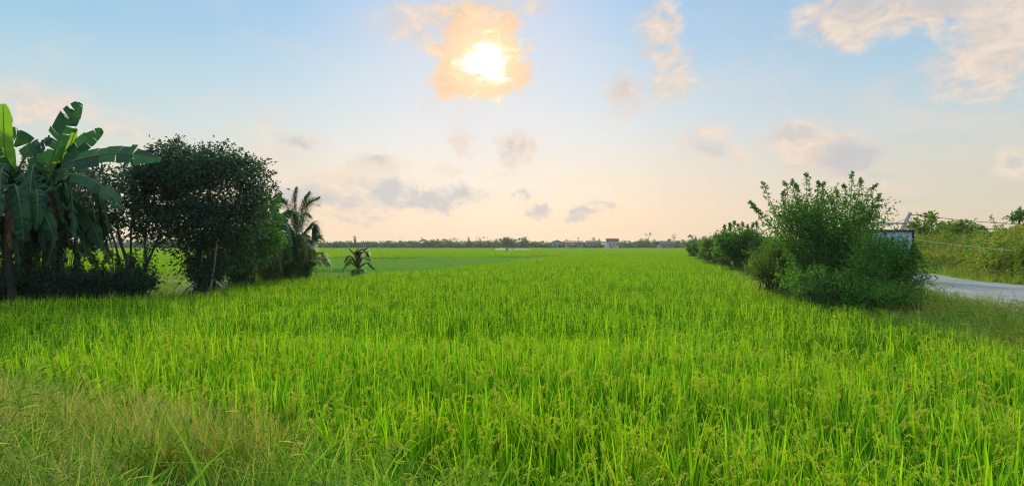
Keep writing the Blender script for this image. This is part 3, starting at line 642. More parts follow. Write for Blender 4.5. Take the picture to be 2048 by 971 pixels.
banana('banana_plant', px(540, 550, 33)[:2], top5, [
    ([px(553, 440, 33), px(550, 415, 33), px(560, 386, 33)], .26, (1, 0, .1), 0, .5, 'banana'),
    ([px(560, 450, 33), px(572, 430, 33), px(582, 425, 33)], .26, (.7, 0, .5), 0.2, .5, 'banana'),
    ([px(535, 462, 32), px(520, 470, 31.6), px(510, 500, 31.5)], .26, (1, 0, .1), .3, .7, 'banana'),
    ([px(560, 462, 32), px(572, 480, 31.6), px(582, 506, 31.5)], .26, (1, 0, .1), .3, .7, 'banana')]+ring(top5, 6, 1.9, r1, drop=2.2), 'banana plant with brown hanging leaves between the big tree and the coconut palm', 25,
    dry=[([px(540, 478, 32.4), px(534, 495, 32), px(530, 535, 31.8)], .22, (1, 0, 0)), ([px(555, 478, 32.4), px(562, 500, 32), px(560, 538, 31.8)], .22, (1, 0, 0)), ([px(545, 478, 32.2), px(548, 500, 31.9), px(546, 540, 31.8)], .2, (1, 0, 0))])
top6 = px(512, 490, 30.5)
banana('banana_plant', px(508, 555, 30.5)[:2], top6, ring(top6, 9, 1.6, r1, tear=.8, drop=2.6, W=.24), 'low banana plant with drooping leaves at the foot of the big tree', 26,
    dry=[([px(508, 490, 30), px(504, 510, 29.8), px(500, 545, 29.8)], .2, (1, 0, 0)), ([px(516, 490, 30), px(520, 510, 29.8), px(520, 545, 29.8)], .2, (1, 0, 0))])
# dark broadleaf trees
Y1 = 23.5
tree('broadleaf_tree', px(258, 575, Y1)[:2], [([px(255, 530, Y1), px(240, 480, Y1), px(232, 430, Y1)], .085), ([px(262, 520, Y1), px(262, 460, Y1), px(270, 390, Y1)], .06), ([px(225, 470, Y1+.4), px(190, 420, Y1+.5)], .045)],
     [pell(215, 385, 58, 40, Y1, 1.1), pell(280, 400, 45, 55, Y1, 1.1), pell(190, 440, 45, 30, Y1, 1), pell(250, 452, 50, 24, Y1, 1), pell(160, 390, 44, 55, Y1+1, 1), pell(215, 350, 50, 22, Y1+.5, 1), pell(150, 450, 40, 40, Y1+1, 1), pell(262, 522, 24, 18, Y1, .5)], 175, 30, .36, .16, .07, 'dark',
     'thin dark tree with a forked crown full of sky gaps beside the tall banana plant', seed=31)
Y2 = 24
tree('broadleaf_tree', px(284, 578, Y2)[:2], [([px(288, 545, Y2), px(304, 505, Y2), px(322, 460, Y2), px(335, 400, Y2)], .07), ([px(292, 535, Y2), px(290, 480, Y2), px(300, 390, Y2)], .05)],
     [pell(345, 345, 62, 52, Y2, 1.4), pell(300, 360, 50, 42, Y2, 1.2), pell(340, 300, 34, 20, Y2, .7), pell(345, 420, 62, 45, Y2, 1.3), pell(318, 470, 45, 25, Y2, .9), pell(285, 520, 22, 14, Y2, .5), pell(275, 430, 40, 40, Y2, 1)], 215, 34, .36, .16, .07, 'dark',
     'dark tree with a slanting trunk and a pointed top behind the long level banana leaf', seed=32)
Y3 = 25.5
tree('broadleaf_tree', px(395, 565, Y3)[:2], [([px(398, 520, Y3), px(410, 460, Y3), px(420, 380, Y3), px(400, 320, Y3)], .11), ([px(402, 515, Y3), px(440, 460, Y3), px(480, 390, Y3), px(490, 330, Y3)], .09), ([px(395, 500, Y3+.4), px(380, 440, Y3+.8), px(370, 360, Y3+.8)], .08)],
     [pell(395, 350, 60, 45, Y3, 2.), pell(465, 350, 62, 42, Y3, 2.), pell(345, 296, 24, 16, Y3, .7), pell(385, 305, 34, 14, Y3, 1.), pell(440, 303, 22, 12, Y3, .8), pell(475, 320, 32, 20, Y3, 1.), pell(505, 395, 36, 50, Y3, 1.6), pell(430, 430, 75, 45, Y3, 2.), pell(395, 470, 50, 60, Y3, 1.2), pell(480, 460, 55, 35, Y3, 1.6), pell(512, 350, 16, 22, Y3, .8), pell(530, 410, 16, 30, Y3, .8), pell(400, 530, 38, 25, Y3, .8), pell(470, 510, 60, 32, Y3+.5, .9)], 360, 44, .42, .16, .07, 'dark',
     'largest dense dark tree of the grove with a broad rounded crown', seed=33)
tree('broadleaf_tree', px(505, 552, 29)[:2], [([px(505, 500, 29), px(512, 440, 29)], .07)],
     [pell(525, 440, 30, 45, 29, 1), pell(505, 480, 42, 36, 29, 1.1), pell(540, 470, 22, 45, 29, .9), pell(480, 510, 50, 28, 28, .9)], 210, 32, .36, .15, .06, 'bush', 'mid green small tree filling the right flank of the big dark crown', seed=34)
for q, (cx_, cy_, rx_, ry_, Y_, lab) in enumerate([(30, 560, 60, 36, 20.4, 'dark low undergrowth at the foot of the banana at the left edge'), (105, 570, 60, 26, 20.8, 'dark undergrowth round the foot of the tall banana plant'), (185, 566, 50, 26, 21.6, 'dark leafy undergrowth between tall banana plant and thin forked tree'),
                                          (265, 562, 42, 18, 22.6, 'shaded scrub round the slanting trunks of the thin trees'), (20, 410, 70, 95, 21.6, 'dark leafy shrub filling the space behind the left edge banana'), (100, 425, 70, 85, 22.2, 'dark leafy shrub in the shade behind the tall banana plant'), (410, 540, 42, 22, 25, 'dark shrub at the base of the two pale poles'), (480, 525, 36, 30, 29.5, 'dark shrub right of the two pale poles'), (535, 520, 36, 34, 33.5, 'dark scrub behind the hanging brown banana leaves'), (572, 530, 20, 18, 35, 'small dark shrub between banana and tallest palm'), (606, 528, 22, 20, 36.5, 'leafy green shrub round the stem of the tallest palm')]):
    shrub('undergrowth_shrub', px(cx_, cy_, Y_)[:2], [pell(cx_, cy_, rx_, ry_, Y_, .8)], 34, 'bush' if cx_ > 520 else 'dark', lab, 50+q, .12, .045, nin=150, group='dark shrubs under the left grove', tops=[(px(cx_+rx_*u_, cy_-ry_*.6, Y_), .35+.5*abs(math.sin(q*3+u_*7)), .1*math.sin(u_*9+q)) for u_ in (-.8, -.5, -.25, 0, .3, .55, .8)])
# pale slanting poles
for (a, b, lab) in (((414, 572), (436, 470), 'longer pale slanting pole in front of the big dark tree'), ((386, 572), (407, 500), 'shorter greyish slanting pole left of the longer pale pole')):
    A = px(*a, 24.6); B = px(*b, 24.8); A[2] = gz(A[0], A[1])-.05
    o = empty('wooden_pole', A, lab, 'pole', 'slanting poles by the big dark tree'); mb = MB(); c_ = curve([A, (A+B)/2+[.03, 0, 0], B], 10); mb.tube(c_, np.linspace(.05, .035, 10), 8); mb.build('shaft', M['palewood'], o, True)
    mb = MB(); mb.tube([c_[7], c_[7]+[.12, .02, .25]], [.018, .008], 5); mb.build('branch_stub', M['palewood'], o)
A = px(195, 575, 22); B = px(218, 551, 22); mb = MB(); mb.tube(curve([A, (A+B)/2+[0, 0, .05], B], 6), [.03, .028, .026, .024, .02, .012], 6)
tag(mb.build('fallen_branch', M['palewood']), 'bare pale branch leaning in the dark undergrowth', 'branch')
mb = MB(); r2_ = np.random.default_rng(3)
A = px(333, 563, 31); z_ = float(gz(A[0], A[1]))
for (lab, dx, sz) in (('larger flat pinkish stone lying on the earth under the trees', 0, (.32, .2, .08)), ('smaller flat pale stone in front of the larger pinkish one', .35, (.22, .15, .05))):
    mb = MB(); mb.blob((A[0]+dx, A[1]-dx*2, z_+sz[2]*.6), sz, r2_, 12, .12); tag(mb.build('stone', mat('stone', (.5, .4, .36), .9, (.35, .28, .25), 6, bump=.4)), lab, 'stone')
mb = MB(); A = px(352, 563, 30); z_ = float(gz(A[0], A[1])); root = empty('taro_plant', (A[0], A[1], z_), 'low plant with broad pale green leaves beside the flat stones', 'plant')
for k in range(7):
    a = r2_.random()*6.3; b = np.array([A[0], A[1], z_]); tip = b+np.array([math.cos(a)*.3, math.sin(a)*.3, r2_.uniform(.25, .5)]); mb.tube([b, tip], [.01, .006], 4)
    lf = MB(); lf.leaves(np.array([tip]), np.array([[math.cos(a), math.sin(a), -.2]]), .38, .28, r2_, 0, .1); lf.build('leaf', M['wide'], root)
mb.build('stalk', M['wide'], root)
# coconut palms
def palm(name, base, crown, fr_, label, seed, r=.1, leaf='palm', LL=.55, old=True, bunch=.1):
    rng = np.random.default_rng(seed); base = np.array([base[0], base[1], float(gz(base[0], base[1]))-.03]); root = empty(name, base, label, 'palm', 'coconut palms at the end of the grove')
    mb = MB(); mb.tube(curve([base, (base+crown)/2, crown], 10), np.linspace(r*1.3, r*.8, 10)*(1+.1*np.sin(np.arange(10)*3)), 10); mb.build('trunk', M['bark'], root)
    for f in fr_:
        pts, mt = f[0], (f[1] if len(f) > 1 else leaf); l = MB()
        sd = f[2] if len(f) > 2 else None
        frond(l, [crown]+[np.asarray(p, float) for p in pts], LL*(f[3] if len(f) > 3 else 1), rng, side=sd, bunch=bunch, droop=rng.uniform(.25, .5)); l.build('frond', [M[mt], M['rib']], root)
    return root
YP = 36
Q = lambda x, y, d=0: px(x, y, YP+d)
cr = Q(596, 480)
palm('coconut_palm', Q(596, 548)[:2], cr, [
    ([Q(592, 440), Q(588, 405), Q(593, 376)], 'palm', (1, 0, 0), .6), ([Q(600, 440), Q(606, 410), Q(620, 386)], 'palm', (1, 0, .3), .8), ([Q(605, 445), Q(615, 412), Q(638, 397)], 'palm', (.5, 0, 1), .9),
    ([Q(610, 462), Q(625, 447), Q(632, 462)], 'palm', (.3, .5, .6), .9), ([Q(606, 468), Q(622, 456), Q(634, 474)], 'palm', (.3, .5, .6), .9), ([Q(585, 445), Q(575, 415), Q(560, 400)], 'palm', (.6, 0, 1), .9),
    ([Q(580, 455), Q(565, 440), Q(552, 462)], 'palm'), ([Q(590, 450, -1), Q(585, 425, -2), Q(580, 420, -3)], 'palm'), ([Q(600, 450, 1), Q(606, 430, 2), Q(612, 425, 3)], 'palm'),
    ([Q(585, 478, -1), Q(575, 480, -1.5), Q(570, 510, -1.7)], 'palm'), ([Q(605, 478, -1), Q(612, 482, -1.4), Q(618, 512, -1.5)], 'palm_pale'), ([Q(595, 470, -1), Q(592, 470, -2), Q(590, 505, -2.3)], 'palm'), ([Q(600, 470, 1), Q(606, 470, 2), Q(612, 500, 2.3)], 'palm')],
    'tallest coconut palm with ragged upswept fronds right of the banana', 61, LL=.8)
cr = px(622, 520, 38)
palm('coconut_palm', px(620, 540, 38)[:2], cr, [([px(626, 497, 38), px(634, 478, 38), px(642, 474, 38)], 'palm_pale', (0, .5, 1)), ([px(612, 497, 38), px(600, 485, 38), px(590, 490, 38)], 'palm_pale'), ([px(622, 495, 37), px(620, 482, 36.6), px(616, 478, 36)], 'palm'),
    ([px(632, 510, 37.6), px(642, 505, 37.4), px(650, 518, 37.3)], 'palm_pale'), ([px(630, 515, 37), px(645, 515, 36), px(655, 527, 35.8)], 'palm_pale'), ([px(612, 510, 37), px(598, 508, 36.6), px(585, 522, 36.4)], 'palm_pale'), ([px(620, 505, 36.5), px(612, 505, 35.8), px(605, 520, 35.5)], 'palm_pale')],
    'short yellow-green coconut palm low at the foot of the tallest palm', 62, r=.07, leaf='palm_pale', LL=.5)
cr = px(603, 535, 34)
palm('coconut_palm', px(603, 548, 34)[:2], cr, [([px(603+dx*.5, 535-h_, 34+dy*.5), px(603+dx*.9, 535-h_*1.1, 34+dy), px(603+dx*1.2, 535-h_*.6, 34+dy)], 'palm_pale') for dx, h_, dy in ((-24, 30, 0), (-10, 42, .4), (8, 44, -.4), (24, 32, 0), (30, 14, -.5), (-30, 12, -.6), (2, 34, -1))],
    'tiny coconut seedling with pale fronds in front of the tallest palm', 63, r=.05, leaf='palm_pale', LL=.35)
cr = px(716, 540, 41)
palm('coconut_palm', px(716, 541, 41)[:2], cr, [
    ([px(717, 515, 41), px(722, 503, 41), px(736, 497, 41)], 'palm', (.3, 0, 1)), ([px(719, 512, 41), px(730, 502, 41), px(738, 512, 41)], 'palm_pale', (.3, .3, 1)), ([px(712, 515, 41), px(708, 507, 41), px(700, 498, 41)], 'palm_pale'),
    ([px(710, 522, 41), px(700, 512, 41), px(691, 520, 41)], 'palm'), ([px(710, 530, 40.6), px(698, 524, 40.4), px(686, 538, 40.3)], 'palm_pale'), ([px(724, 530, 40.6), px(734, 525, 40.4), px(748, 536, 40.3)], 'palm'), ([px(713, 522, 41.3), px(711, 508, 41.5), px(715, 499, 41.6)], 'palm_pale'), ([px(720, 525, 40.5), px(727, 514, 40.2), px(741, 518, 40)], 'palm_pale'), ([px(712, 528, 40.6), px(704, 518, 40.3), px(696, 527, 40.1)], 'palm_pale'), ([px(713, 538, 40.4), px(709, 540, 40.2), px(704, 550, 40)], 'palm_pale'), ([px(719, 538, 40.4), px(724, 540, 40.2), px(729, 550, 40)], 'palm'), ([px(716, 536, 40.2), px(717, 540, 39.8), px(716, 552, 39.7)], 'palm_pale'), ([px(716, 515, 40.6), px(714, 504, 40.2), px(722, 500, 39.8)], 'palm')],
    'young coconut palm standing alone at the edge of the rice', 64, r=.045, LL=.36, leaf='palm')
rs = MB(); blades(rs, np.random.default_rng(6), 420, 1.4, (.5, .95), (.05, .25), (0, .5), (.03, .05), 3)
o = rs.build('reed_clump', M['young']); o.location = (px(670, 525, 52)[0], 52, 0); tag(o, 'dark green clump of taller grass left of the lone young palm', 'grass clump')

# ================================================================== right: roadside bushes
YS = 21.5
A = lambda x, y, d=0: px(x, y, YS+d)
shrub('roadside_bush', (A(1680, 590)[0], YS), [pell(1640, 470, 100, 80, YS, 1.6), pell(1715, 440, 50, 72, YS, 1.2), pell(1610, 430, 68, 48, YS, 1.), pell(1650, 415, 40, 34, YS, .8), pell(1705, 405, 30, 28, YS, .7), pell(1650, 540, 105, 50, YS, 1.5), pell(1555, 450, 42, 30, YS, .6), pell(1590, 420, 44, 34, YS, .8), pell(1740, 430, 30, 40, YS, .7), pell(1700, 520, 70, 60, YS, 1.4)], 150, 'bush',
      'largest roadside bush with upright leafy leaders against the sky', 71, .11, .045,
      tops=[(A(1545, 411), 0.72, -.3), (A(1575, 406), 0.65, -.15), (A(1592, 396), 0.58, -.1), (A(1614, 386), 0.61, -.02), (A(1632, 391), 0.43, .05), (A(1651, 391), 0.43, .03), (A(1600, 401), 0.50, -.15), (A(1672, 406), 0.40, .1), (A(1702, 386), 0.65, .05), (A(1716, 391), 0.54, .15), (A(1734, 401), 0.50, .25), (A(1744, 416), 0.43, .3), (A(1518, 426), 0.36, -.3), (A(1530, 431), 0.25, -.45), (A(1735, 431), 0.36, .4), (A(1690, 396), 0.43, -.1), (A(1565, 416), 0.50, .0)], nin=1400)
shrub('roadside_bush', (px(1555, 560, 24.5)[0], 24.5), [pell(1545, 520, 48, 38, 24.5, .9), pell(1575, 490, 36, 40, 24, .8), pell(1520, 545, 34, 22, 24.5, .7)], 60, 'bush_light', 'yellow-green bush at the left foot of the largest bush, leaning over the rice', 72, .09, .035, nin=220)
shrub('roadside_bush', (px(1765, 590, 19)[0], 19), [pell(1770, 520, 58, 50, 19, 1.), pell(1800, 540, 40, 48, 19.3, .9), pell(1765, 497, 42, 20, 19.4, .8), pell(1730, 560, 60, 34, 18.5, .9), pell(1800, 508, 26, 20, 19.6, .5)], 95, 'bush', 'dark spreading bush in front of the pale truck box', 73, .10, .04, nin=500, tops=[(px(1720+i_*14, 545-((i_*29) % 40), 18.2), .3+.25*((i_*37) % 5)/5, .15*math.sin(i_*2.)) for i_ in range(10)])
shrub('roadside_bush', (px(1690, 602, 18)[0], 18), [pell(1690, 575, 70, 26, 18, .7), pell(1620, 565, 55, 22, 19.2, .7), pell(1740, 590, 45, 16, 17.4, .5)], 60, 'bush', 'low sprawling bush along the rice edge below the largest bush', 74, .09, .04, nin=260, tops=[(px(1600+i_*17, 572-((i_*23) % 22), 18), .25+.25*((i_*31) % 5)/5, .15*math.sin(i_*2.7)) for i_ in range(10)])
shrub('roadside_bush', (px(1815, 590, 17)[0], 17), [pell(1840, 572, 45, 14, 17, .4), pell(1800, 590, 35, 12, 16.8, .4)], 9, 'bush', 'thin twiggy branches reaching right across the pale road', 75, .07, .028, nin=14)
YT = 44
shrub('roadside_bush', (px(1478, 515, YT)[0], YT), [pell(1478, 490, 44, 26, YT, 1.6), pell(1500, 478, 30, 22, YT, 1.4), pell(1455, 478, 28, 20, YT, 1.2)], 80, 'bush', 'second dark rounded bush, left of the largest bush', 76, .17, .08, nin=420, tops=[(px(1450+i_*9, 466, YT), .5+.3*((i_*37) % 5)/5, 0) for i_ in range(8)])
for q, (x_, y_, rx_, ry_, Y_, lf_, lab) in enumerate([(1428, 491, 24, 14, 62, 'bush_light', 'pale green bush behind the second dark bush'), (1450, 501, 22, 12, 52, 'bush_light', 'low pale shrub at the left foot of the second dark bush'), (1532, 498, 24, 24, 47, 'bush', 'green bush filling the gap between second dark bush and largest bush'), (1405, 493, 20, 11, 80, 'bush_light', 'yellowish bush left of the pale sack'), (1387, 492, 14, 9, 100, 'bush', 'small dark round bush at the far end of the rice edge'),
                                               (1420, 504, 16, 8, 66, 'bush_light', 'lowest scrubby bush directly below the pale sack'), (1442, 482, 18, 10, 72, 'bush_light', 'bush with reddish tips showing above the pale sack')]):
    shrub('field_edge_bush', (px(x_, y_, Y_)[0], Y_), [pell(x_, y_, rx_, ry_, Y_, 1.6)], 40, lf_, lab, 80+q, .25, .11, nin=200)
# bundles by the far bushes
sk = mat('sack_cloth', (.55, .42, .38), .8, (.35, .3, .3), 4, bump=.5, bscale=6)
mb = MB(); p = px(1417, 490.5, 70); mb.blob(p, (.42, .4, .27), r2_, 16, .05); o = tag(mb.build('cloth_sack', sk, smooth_=True), 'rounded pale grey-pink sack lying on the far roadside bushes', 'sack')
mb = MB(); p = px(1426, 485.5, 70); mb.blob(p, (.22, .2, .2), r2_, 14, .05); o = tag(mb.build('cloth_bundle', mat('red_cloth', (.55, .13, .12), .8, (.6, .45, .42), 3), smooth_=True), 'small red and white cloth bundle right of the pale sack', 'bundle')
# thicket on the far side of the road
tsrc = []
for k in range(4):
    mb = MB(); r3 = np.random.default_rng(90+k); c_ = ell_pts(r3, [(0, 0, .55, .7, .7, .5)], 26, .3); foliage(r3, mb, c_, 22, .26, .12, .055, mat=1 if k == 3 else 0); tsrc.append(mb)
for k in range(2):
    mb = MB(); r3 = np.random.default_rng(95+k)
    for s_ in range(12):
        b = r3.normal(0, .3, 3)*[1, 1, 0]; e_ = b+np.array([r3.normal(0, .35), r3.normal(0, .35), r3.uniform(.9, 1.6)]); shoot(r3, mb, mb, b, e_, .15, .05, 40)
    tsrc.append(mb)
COL_T = source(tsrc, [M['thicket'], M['bush']], 'thicket_clump')
x, y = jgrid(19, 75, 14, 75, .75, rg); rr = np.interp(y, RR[:, 0], RR[:, 1]); k = (x > rr+.7+.7*rg.random(len(x))) & (x < rr+24) & infr(x, y, 3); x = x[k]; y = y[k]; rr = rr[k]; n = len(x)
hh = (.55+.78*sst((x-rr-.6)/2.4)-.35*sst((x-rr-9)/8))*(.62+.45*vnoise(x, y, .45, 12)+.4*vnoise(x, y, .14, 13))*rg.uniform(.75, 1.25, n)
scatter('roadside_thicket', np.stack([x, y, gz(x, y)-.1], -1), np.stack([rg.normal(0, .1, n), rg.normal(0, .1, n), rg.random(n)*6.3], -1), np.stack([hh*1.1, hh*1.1, hh], -1), rg.choice(6, n, p=[.19, .19, .18, .16, .14, .14]), COL_T,
        'tangled yellow-green and rusty scrub on the bank beyond the road', 'thicket')
for q, (x_, y_, rx_, ry_, Y_, nc, lab) in enumerate([(1850, 452, 26, 26, 50, 48, 'small airy tree with sparse leaves beside the leaning utility pole'), (1905, 456, 28, 14, 52, 44, 'sparse flat-topped tree above the scrub left of the fence post'), (1935, 462, 26, 20, 50, 60, 'denser rounded green tree just left of the fence post'),
                                                (2042, 432, 20, 9, 50, 26, 'airy branch-tipped tree cut off at the right edge of the view'), (2035, 470, 45, 18, 52, 70, 'broad green tree low at the right edge under the airy one'), (1885, 475, 28, 14, 54, 40, 'mid green tree in the second row between airy and flat-topped trees')]):
    b = px(x_, 520, Y_); tree('roadside_tree', b[:2], [([px(x_-2, y_+ry_*1.6, Y_), px(x_, y_, Y_)], .028), ([px(x_+6, y_+ry_*1.4, Y_), px(x_+rx_*.6, y_-ry_*.3, Y_)], .02), ([px(x_-5, y_+ry_*1.4, Y_), px(x_-rx_*.6, y_, Y_)], .02)], [pell(x_, y_, rx_, ry_, Y_, rx_/F*Y_)], nc, 13, .32, .28, .12, 'bush_light' if nc > 30 else 'bush', lab, seed=100+q)

# ================================================================== truck, pole, wires, post
blue = mat('pale_blue_paint', (.42, .5, .62), .5, (.3, .37, .5), 2.5, bump=.1); darkm = mat('dark_trim', (.03, .032, .05), .6); steel = mat('grey_steel', (.22, .22, .24), .45, metal=.6); rub = mat('rubber', (.02, .02, .02), .9)
YK = 30.; x0, x1 = px(1737, 0, YK)[0], px(1828, 0, YK)[0]; zr = float(gz((x0+x1)/2, YK+1.5))+.06; zt = px(0, 459, YK)[2]
root = empty('box_truck', ((x0+x1)/2, YK+2, zr), 'truck with pale blue box body, dark rim and tubular top frame behind the bush', 'truck')
zb = zr+.75; L_ = 3.1
mb = MB(); mb.box((x0+.05, YK+.05, zb), (x1-.05, YK+L_-.05, zt-.06)); mb.build('cargo_box', blue, root)
mb = MB()
for k in range(5): xx = x0+.3+k*(x1-x0-.6)/4; mb.box((xx-.015, YK+.03, zb+.1), (xx+.015, YK+.052, zt-.14))
mb.build('door_ribs', blue, root)
mb = MB()
mb.box((x0-.02, YK, zt-.1), (x1+.02, YK+.08, zt)); mb.box((x0-.02, YK+L_-.08, zt-.1), (x1+.02, YK+L_, zt)); mb.box((x0-.02, YK+.08, zt-.1), (x0+.06, YK+L_-.08, zt)); mb.box((x1-.06, YK+.08, zt-.1), (x1+.02, YK+L_-.08, zt))
mb.box((x1-.06, YK, zb-.08), (x1+.02, YK+.08, zt-.1)); mb.box((x0-.02, YK, zb-.08), (x0+.06, YK+.08, zt-.1)); mb.box((x0+.06, YK, zb-.08), (x1-.06, YK+.08, zb)); mb.build('rim', darkm, root)
for k in range(4):
    yy = YK+.1+k*.95; h_ = .27-.02*k; e0 = x0+.05; e1 = x1-.28; mb = MB()
    mb.tube([(e0, yy, zt), (e0, yy, zt+h_-.09), (e0+.03, yy, zt+h_-.03), (e0+.1, yy, zt+h_), (e1-.1, yy, zt+h_), (e1-.03, yy, zt+h_-.03), (e1, yy, zt+h_-.09), (e1, yy, zt)], .018, 6); mb.build('hoop', steel, root)
mb = MB(); mb.tube([(x0+.1, YK+.1, zt+.30), (x1-.1, YK+.1, zt+.29)], .028, 6); mb.build('top_rail', steel, root)
mb = MB(); mb.box((x0+.35, YK+.1, zr+.5), (x0+.47, YK+4.6, zb-.08)); mb.box((x1-.47, YK+.1, zr+.5), (x1-.35, YK+4.6, zb-.08)); mb.build('chassis', darkm, root)
mb = MB(); mb.box((x0+.1, YK+3.3, zr+.45), (x1-.1, YK+4.9, zr+1.3)); mb.box((x0+.16, YK+3.32, zr+1.3), (x1-.16, YK+4.5, zr+1.95)); mb.build('cab', blue, root)
mb = MB(); mb.box((x0+.05, YK-.05, zr+.42), (x1-.05, YK+.03, zr+.54)); mb.build('bumper', darkm, root)
for xx in (x0+.18, x1-.18):
    mb = MB(); mb.box((xx-.08, YK-.03, zr+.56), (xx+.08, YK+.04, zr+.66)); mb.build('tail_light', mat('tail_light', (.4, .02, .02), .3), root)
    for yy in (YK+.8, YK+4.0):
        th = np.linspace(0, 2*math.pi, 20)[:-1]; mb = MB(); w_ = .11
        for s_ in range(19):
            pass
        prof = [(.18, -w_), (.34, -w_), (.37, -w_*.6), (.37, w_*.6), (.34, w_), (.18, w_)]
        V = np.array([[(xx+z_2, yy+r_*math.cos(t_), zr+.38+r_*math.sin(t_)) for t_ in th] for r_, z_2 in prof]); k_ = len(prof); n_ = len(th)
        i = np.arange(k_-1)[:, None]*n_; j = np.arange(n_)[None]; j2 = (j+1) % n_; mb.add(V, np.stack([i+j, i+j2, i+n_+j2, i+n_+j], -1).reshape(-1, 4)); wh = mb.build('wheel', rub, root)
        mb = MB(); mb.tube([(xx-.08, yy, zr+.38), (xx+.08, yy, zr+.38)], .18, 14); mb.build('rim', steel, wh).location = (0, 0, 0)
YU = 34
pt = px(1821, 425, YU); pb = px(1796, 470, YU); dirp = (pt-pb)/(pt-pb)[2]; b_ = pb-dirp*(pb[2]-.9); b_[2] = float(gz(b_[0], b_[1]))
con = mat('weathered_concrete', (.45, .33, .33), .8, (.36, .28, .27), 3)
root = empty('utility_pole', b_, 'leaning square concrete utility pole behind the truck', 'utility pole'); mb = MB()
mb.tube([b_, pt], [.12, .085], 4); mb.build('shaft', con, root)
mb = MB(); mb.tube([pt+[.02, 0, -.12], pt+[.22, 0, -.12]], .03, 6); mb.build('wire_bracket', steel, root)
def wire(a, b, sag, lab, r=.011):
    a = np.array(a); b = np.array(b); t_ = np.linspace(0, 1, 26)[:, None]; p = a*(1-t_)+b*t_; p[:, 2] -= sag*4*(t_*(1-t_))[:, 0]; m_ = MB(); m_.tube(p, r, 5); tag(m_.build('power_line', wm), lab, 'cable', 'overhead cables at the roadside')
wm = mat('cable', (.05, .045, .04), .7)
wire(pt+[.2, 0, -.1], px(2120, 450, 33), .12, 'upper dark cable running right from the leaning pole top', .014)
wire(pt+[0, .1, -.25], px(2120, 452, 36), .35, 'thin cable just below the upper one, right of the pole')
wire(pt+[-.1, 0, -.25], px(1640, 480, 44), .25, 'cable running left from the leaning pole down behind the bush', .013)
pale = mat('pale_cable', (.5, .48, .3), .7); wm = pale
wire(px(1800, 474, 30.), px(2030, 501, 25.5), .04, 'pale low cable slanting down across the scrub', .013)
wm = mat('cable_dark', (.06, .05, .04), .7)
b_ = px(1985, 500, 40); tp = px(1983, 466, 40); b_[2] = gz(b_[0], b_[1]); root = empty('fence_post', b_, 'short dark wooden post sticking up from the scrub near the right edge', 'post'); mb = MB(); mb.tube(curve([b_, tp], 6), np.linspace(.09, .07, 6), 8); mb.build('shaft', M['bark'], root)
mb = MB(); mb.tube([tp+[-.14, 0, -.02], tp+[.1, 0, -.05]], .03, 6); mb.build('cross_piece', M['bark'], root)

# ================================================================== far tree line, houses
YF = 400
def far_tree_mesh(kind, seed):
    r3 = np.random.default_rng(seed); cm, tm = MB(), MB()
    if kind == 'round':
        ells = [(r3.normal(0, .6), r3.normal(0, .6), r3.uniform(2.2, 3.8), r3.uniform(1.2, 2.2), 1.6, r3.uniform(1., 1.8)) for _ in range(4)]+[(0, 0, 1.8, 2.2, 1.8, 1.6)]; H = 3
    elif kind == 'tall':
        ells = [(r3.normal(0, .3), 0, 3+i_*1.2, .9-.1*i_, .9, 1.) for i_ in range(3)]+[(0, 0, 2, 1.2, 1.2, 1.2)]; H = 5
    elif kind == 'airy':
        ells = [(r3.normal(0, 1.3), r3.normal(0, .6), r3.uniform(3, 6), .8, .8, .5) for _ in range(6)]+[(0, 0, 2, 1.5, 1.5, 1.2)]; H = 5
    if kind == 'palm':
        H = r3.uniform(3, 5); top = np.array([0, 0, H])
        for q in range(13):
            a = r3.random()*6.3; d = np.array([math.cos(a), math.sin(a), 0]); u_ = r3.uniform(.2, 1.1); l = r3.uniform(1.5, 2.2)
            p = curve([top, top+d*l*.5+[0, 0, u_*.9], top+d*l+[0, 0, u_*.5-.5]], 8); T = np.gradient(p, axis=0); S = np.cross(T, [0, 0, 1.]); S /= np.linalg.norm(S, axis=1)[:, None]
            w_ = .28*np.sin(np.linspace(.15, 3.0, 8))[:, None]; V = np.stack([p+S*w_-[0, 0, .12], p, p-S*w_-[0, 0, .12]], 1); a_ = np.arange(7)[:, None]*3; b_2 = np.arange(2)[None]; cm.add(V, np.stack([a_+b_2, a_+b_2+1, a_+3+b_2+1, a_+3+b_2], -1).reshape(-1, 4))
        tm.tube([(0, 0, 0), (.1, 0, H/2), top], [.16, .12, .09], 6)
    else:
        n_ = 110 if kind != 'airy' else 60; c_ = ell_pts(r3, ells, n_, .4); foliage(r3, cm, c_, 9 if kind != 'airy' else 6, .5, .42, .26)
        tm.tube([(0, 0, 0), (r3.normal(0, .15), 0, H*.5), (r3.normal(0, .3), 0, H)], [.16, .12, .05], 6)
        for q in range(6): e_ = c_[r3.integers(len(c_))]; tm.tube([(0, 0, H*.4), e_], [.07, .02], 4, cap=False)
    return tm, cm
FT = {}
for kind, ns in (('round', 6), ('tall', 2), ('airy', 2), ('palm', 3)):
    for s_ in range(ns):
        tm, cm = far_tree_mesh(kind, 200+len(FT)); FT[(kind, s_)] = (tm.mesh('far_trunk', M['bark']), cm.mesh('far_crown', M['far_pale'] if (kind == 'palm' and s_ == 1) else M['far']), cm.mesh('far_crown_pale', M['far_pale']))
LAB = {'round': ('rounded leafy tree, one of many alike in the distant tree line', 'tree'), 'tall': ('narrow upright tree, one of several alike in the distant tree line', 'tree'), 'airy': ('loose open tree, one of several alike in the distant tree line', 'tree'), 'palm': ('small far coconut palm, one of several alike in the distant tree line', 'palm')}
NMS = {'round': 'round_tree', 'tall': 'slender_tree', 'airy': 'open_tree', 'palm': 'far_palm'}
GRP = {'round': 'rounded trees of the distant tree line', 'tall': 'upright trees of the distant tree line', 'airy': 'open trees of the distant tree line', 'palm': 'palms of the distant tree line'}
r4 = np.random.default_rng(77)
